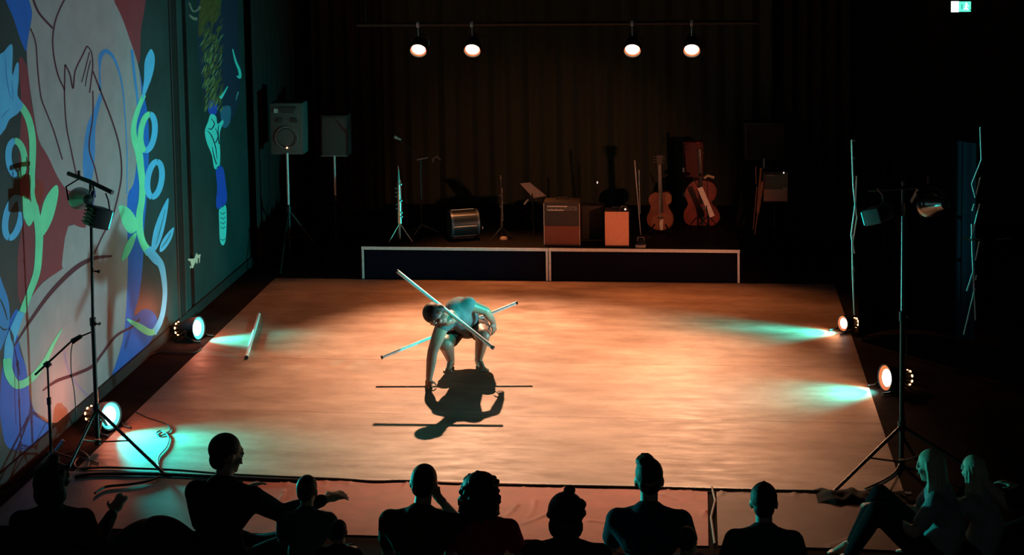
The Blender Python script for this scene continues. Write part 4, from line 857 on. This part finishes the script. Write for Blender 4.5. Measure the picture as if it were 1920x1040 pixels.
# --- spectators sitting on the floor, seen from behind
def seated(label, px, py, k, face, shirt, hair=HAIRD, name_hair='short', lean=(0, 0), headface=None, arms=None, sleeves=True, tilt=0., vox=.0095, legs=True, slump=0., hairmesh=None, skin=SKIN, wide=1.):
    hc = gr(px, py, .76*k); q = Matrix.Rotation(R(-face), 3, 'Z'); g = V((hc.x, hc.y, 0))
    def J(x, y, z): return hc+q @ V((x*k, y*k, (z-.0)*k))
    base = J(-lean[0], -lean[1]-.05, 0); base.z = 0
    t = thing('person', label, 'person', base)
    lx, ly = lean
    nk = J(-lx*.15, -.035-ly*.1, -.125); ut = J(-lx*.3, -.06-ly*.3, -.20); md = J(-lx*.7, -.12-ly*.7-slump, -.42); pv = J(-lx, -.05-ly, -.645)
    W_ = .165*wide
    sl, sr = J(-W_-lx*.3, -.035-ly*.3, -.225), J(W_-lx*.3, -.035-ly*.3, -.225)
    A = arms or {}
    el, er = J(*A.get('el', (-.22, .10, -.43))), J(*A.get('er', (.22, .10, -.43)))
    wl_, wr = J(*A.get('wl', (-.09, .36, -.36))), J(*A.get('wr', (.09, .36, -.36)))
    hl, hr = J(-.095-lx, -.02-ly, -.65), J(.095-lx, -.02-ly, -.65)
    kl, kr = J(-.17, .36, -.30), J(.17, .36, -.30); al, ar = J(-.12, .56, -.685), J(.12, .56, -.685)
    if not A.get('up'): kl, kr, al, ar = J(-.26, .30, -.60), J(.26, .30, -.60), J(.10, .36, -.69), J(-.10, .42, -.69)
    def torso(mb, e):
        chain(mb, [(pv, (.125+e)*k), (md, (.118+e)*k), (ut, (.095+e)*k)]); mb.cap(sl, sr, (.058+e)*k).cap(hl, hr, (.105+e)*k)
        for s_ in (sl, sr): mb.cap(md.lerp(ut, .55)+(s_-ut)*.35, s_, (.095+e)*k, (.056+e)*k)
        mb.cap(nk.lerp(ut, .6), sl, (.05+e)*k, (.045+e)*k).cap(nk.lerp(ut, .6), sr, (.05+e)*k, (.045+e)*k)
    def arm(mb, s_, e_, w_, e, full=True):
        pts = [(s_, (.055+e)*k), (s_.lerp(e_, .5), (.050+e)*k), (e_, (.040+e)*k)]
        if full: pts += [(e_.lerp(w_, .35), (.040+e)*k), (w_, (.026+e)*k)]
        chain(mb, pts)
    def leg(mb, h, kn, an, e): chain(mb, [(h, (.088+e)*k), (h.lerp(kn, .5), (.078+e)*k), (kn, (.057+e)*k), (kn.lerp(an, .4), (.054+e)*k), (an, (.036+e)*k)])
    mb = MB(); torso(mb, 0); arm(mb, sl, el, wl_, 0); arm(mb, sr, er, wr, 0)
    leg(mb, hl, kl, al, 0); leg(mb, hr, kr, ar, 0)
    fz = q @ V((0, 1, 0))
    for an in (al, ar):
        a2 = V((an.x, an.y, 0)); foot(mb, a2-fz*.05*k, a2+fz*.17*k, an, k)
    mb.cap(ut, nk, .062*k, .05*k).cap(nk, hc-V((0, 0, .05*k)), .05*k, .05*k)
    hq = Matrix.Rotation(R(-(headface if headface is not None else face)), 3, 'Z')
    hf = hq @ V((0, 1, -.12)); hu = hq @ V((math.sin(R(tilt)), 0, 1))
    P, rot = head(mb, hc, hf, hu, k)
    hd = A.get('hand')
    for side, w_, e_ in ((-1, wl_, el), (1, wr, er)):
        d = (w_-e_).normalized(); hand(mb, w_, d, (0, 0, -1) if abs(d.z) < .8 else fz, q @ V((-side, .2, .3)), k, .6)
    fuse(mb, 'body', skin, t, vox*max(k, .8), 2)
    face_parts(t, P, rot, k)
    mb = MB(); torso(mb, .012)
    for s_, e_, w_ in ((sl, el, wl_), (sr, er, wr)):
        if sleeves == 'long': arm(mb, s_, e_, w_.lerp(e_, .1), .011)
        else: chain(mb, [(s_, .068*k), (s_.lerp(e_, .62), .064*k)])
    fuse(mb, 'shirt', shirt, t, .012*k, 2)
    mb = MB(); leg(mb, hl, kl, al.lerp(kl, .08), .012); leg(mb, hr, kr, ar.lerp(kr, .08), .012); mb.cap(hl, hr, .12*k).cap(pv, pv+V((0, 0, .05*k)), .134*k)
    fuse(mb, 'trousers', mat('dark trousers', (.014, .014, .017), .95, spec=.05), t, .013*k, 2)
    mb = MB()
    if name_hair == 'short':
        mb.ell(P(0, -.014, .032), (.079*k, .094*k, .085*k), rot, 20).ell(P(0, -.05, -.03), (.062*k, .045*k, .055*k), rot, 14)
        for i in range(26): x_, y_ = random.uniform(-.04, .04), random.uniform(-.06, .02); mb.ell(P(x_, y_, .100-abs(x_)*.6-abs(y_)*.2+random.uniform(0, .010)), .016*k, n=8)
    elif name_hair == 'cropped':
        mb.ell(P(0, -.012, .026), (.077*k, .095*k, .088*k), rot, 20).ell(P(0, -.05, -.02), (.063*k, .043*k, .055*k), rot, 14)
    elif name_hair == 'quiff':
        mb.ell(P(0, -.012, .036), (.078*k, .096*k, .086*k), rot, 20).ell(P(0, -.05, -.02), (.064*k, .043*k, .055*k), rot, 14).ell(P(-.02, .0, .10), (.055*k, .07*k, .035*k), rot, 14)
        for i in range(20): x_, y_ = random.uniform(-.05, .02), random.uniform(-.05, .04); mb.ell(P(x_, y_, .122-abs(x_+.015)*.6+random.uniform(0, .012)), .016*k, n=8)
    elif name_hair == 'curly':
        mb.ell(P(0, -.02, .03), (.115*k, .11*k, .105*k), rot, 20).ell(P(0, -.05, -.08), (.125*k, .075*k, .12*k), rot, 16)
        for i in range(110):
            a = random.uniform(0, 6.28); z = random.uniform(-.15, .11); r_ = .118*(1-max(0, z-.02)**2*40) if z > .02 else .128
            mb.ell(P(r_*math.cos(a), -.02+min(.085, r_*math.sin(a)) if math.sin(a) < 0 or z > .03 else -.05, z), random.uniform(.012, .02)*k, n=8)
    elif name_hair == 'bun':
        mb.ell(P(0, -.012, .02), (.105*k, .11*k, .105*k), rot, 20).ell(P(0, -.05, -.06), (.10*k, .06*k, .09*k), rot, 14).ell(P(.02, -.02, .135), (.035*k, .035*k, .03*k), rot, 12)
        for i in range(24):
            a = random.uniform(0, 6.28); mb.ell(P(.095*math.cos(a), -.02+.06*math.sin(a), random.uniform(-.02, .08)), .022*k, n=8)
    elif name_hair == 'long':
        mb.ell(P(0, -.014, .03), (.082*k, .098*k, .088*k), rot, 20)
        for i in range(60):
            a = math.pi*(.93+1.14*i/59); rr_ = random.uniform(.92, 1.1); x = .078*math.cos(a)*rr_; y = -.005+.082*math.sin(a)*rr_; ln_ = random.uniform(.2, .3); wv = random.uniform(-.014, .014)
            mb.tube(sm3([P(x*.6, y*.6, .085), P(x*1.04, y*1.04, .02), P(x*1.08+wv, y*1.1, -.08), P(x*1.1-wv, y*1.15, -.17), P(x*.95+wv, y*1.2-.01, -ln_)], 4), [.009*k]*16+[.004*k], 5)
    fuse(mb, 'hair', hair, t, (.0055 if name_hair == 'long' else .0075)*k, 1)
    return t
def cloth(n, c): return mat(n, c, .9, bump=.3, scale=70, spec=.08)
seated('dark blurred spectator at the far left edge, below the microphone stand', 97, 902, 1.0, -10, cloth('dark olive jumper', (.04, .035, .025)), sleeves='long', name_hair='bun', arms={'el': (.26, .05, -.42), 'wr': (.30, .26, -.30)}, wide=1.1)
bb = gr(286, 978, .52)
mb = MB(); mb.ell((bb.x, bb.y, .26), (.29, .33, .27), n=40); mb.ell((bb.x, bb.y, .14), (.36, .40, .15), n=40)
bgo = thing('beanbag', 'rounded black beanbag seat at the bottom, left of the tall dark spectator', 'beanbag', (bb.x, bb.y, 0))
bo = fuse(mb, 'bag', cloth('black beanbag fabric', (.02, .02, .022)), bgo, .014, 8, .8)
for v_ in bo.data.vertices:
    n_ = mnoise.noise(v_.co*6); v_.co += v_.normal*(.012*n_-.010*max(0, 1-abs(mnoise.noise(v_.co*2.5+V((3, 1, 5))))*8)); v_.co.z = max(v_.co.z, .002)
seated('tall spectator with dark jumper looking right, in front of the left light stand', 424, 850, 1.08, 12, cloth('navy black jumper', (.02, .018, .024)), name_hair='short', headface=48, sleeves='long', wide=1.05,
       arms={'er': (.27, .12, -.36), 'wr': (.44, .34, -.34), 'el': (-.22, .08, -.45)})
seated('child in teal-lit dark top between the tall spectator and the tiny child', 576, 918, .80, 0, cloth('slate top', (.06, .08, .09)), name_hair='cropped', headface=8)
seated('tiny child seen low, right of the teal-lit child', 636, 995, .60, 0, cloth('black top', (.02,)*3), name_hair='cropped')
seated('man with cropped hair resting his cheek on his right hand, beside the curly-haired spectator', 795, 905, 1.0, 4, cloth('dark olive shirt', (.045, .035, .016)), name_hair='cropped', wide=1.15, tilt=4,
       arms={'er': (.23, .20, -.40), 'wr': (.10, .09, -.16), 'el': (-.25, .1, -.46)}, lean=(.03, .0))
seated('curly-haired spectator in a crimson top', 902, 922, .92, 0, cloth('crimson top', (.42, .015, .06)), name_hair='curly', wide=1.08)
seated('spectator with a messy top knot, low in front of the floor sheet seam', 1062, 962, .98, 0, cloth('black brown top', (.025, .02, .014)), name_hair='bun', wide=1.15)
seated('man with tall quiff in dark blue shirt, right of centre', 1217, 898, 1.04, 0, cloth('dark blue shirt', (.025, .05, .075)), name_hair='quiff', wide=1.05, headface=-6)
seated('small spectator in dark red, half hidden behind the quiffed man', 1288, 1012, .70, 10, cloth('dark red top', (.09, .012, .012)), name_hair='cropped')
seated('spectator in black, head edged with cyan light, in front of the brown sheet', 1432, 940, .96, 0, cloth('blue black top', (.025, .04, .05)), name_hair='short', wide=1.0)
BLOND = mat('blond hair', (.55, .48, .34), .5, bump=.4, scale=90)
seated('long-haired blond girl sitting sideways with knees up, lit cyan', 1745, 872, .86, -80, cloth('pale top', (.32, .34, .34)), hair=BLOND, name_hair='long', sleeves=False, headface=-70, skin=mat('pale skin', (.55, .38, .3), .5),
       arms={'el': (-.2, .1, -.42), 'wl': (-.1, .30, -.36), 'up': 1})
seated('smaller blond child farther right, lit cyan, arms folded', 1825, 880, .78, -60, cloth('pale green top', (.30, .38, .34)), hair=BLOND, name_hair='long', headface=-40, skin=mat('pale skin', (.55,)*3),
       arms={'el': (-.24, .12, -.34), 'wl': (.02, .22, -.30), 'er': (.22, .14, -.36), 'wr': (-.02, .24, -.32)})
seated('spectator at the far right edge holding one cyan-lit hand out to the left', 1960, 850, .95, -30, cloth('black top', (.02,)*3), name_hair='short', sleeves=False, skin=mat('pale skin', (.55,)*3),
       arms={'el': (-.26, .06, -.30), 'wl': (-.34, .20, -.17)})
# folded dark cloth lying on the front edge near the right light stand
bm = bmesh.new(); a = gr(1530, 934); b = gr(1700, 934); g = []
for j in range(15):
    row = []
    for i in range(50):
        u, v = i/49, j/14; x = a.x+(b.x-a.x)*u; y = a.y-.12+.28*v; e = min(1, 6*min(u, 1-u, v, 1-v)+.0)
        row.append(bm.verts.new((x, y+.02*math.sin(u*20), .004+e*(.035+.03*mnoise.noise(V((u*9, v*3, 1)))))))
    g.append(row)
for j in range(14):
    for i in range(49): bm.faces.new((g[j][i], g[j][i+1], g[j+1][i+1], g[j+1][i]))
mb = MB(); mb.bm.free(); mb.bm = bm
tag(mb.build('folded_cloth', cloth('black cloth', (.012,)*3), org=(a.x, a.y, 0)), 'crumpled black cloth on the floor left of the right light stand foot', 'cloth')
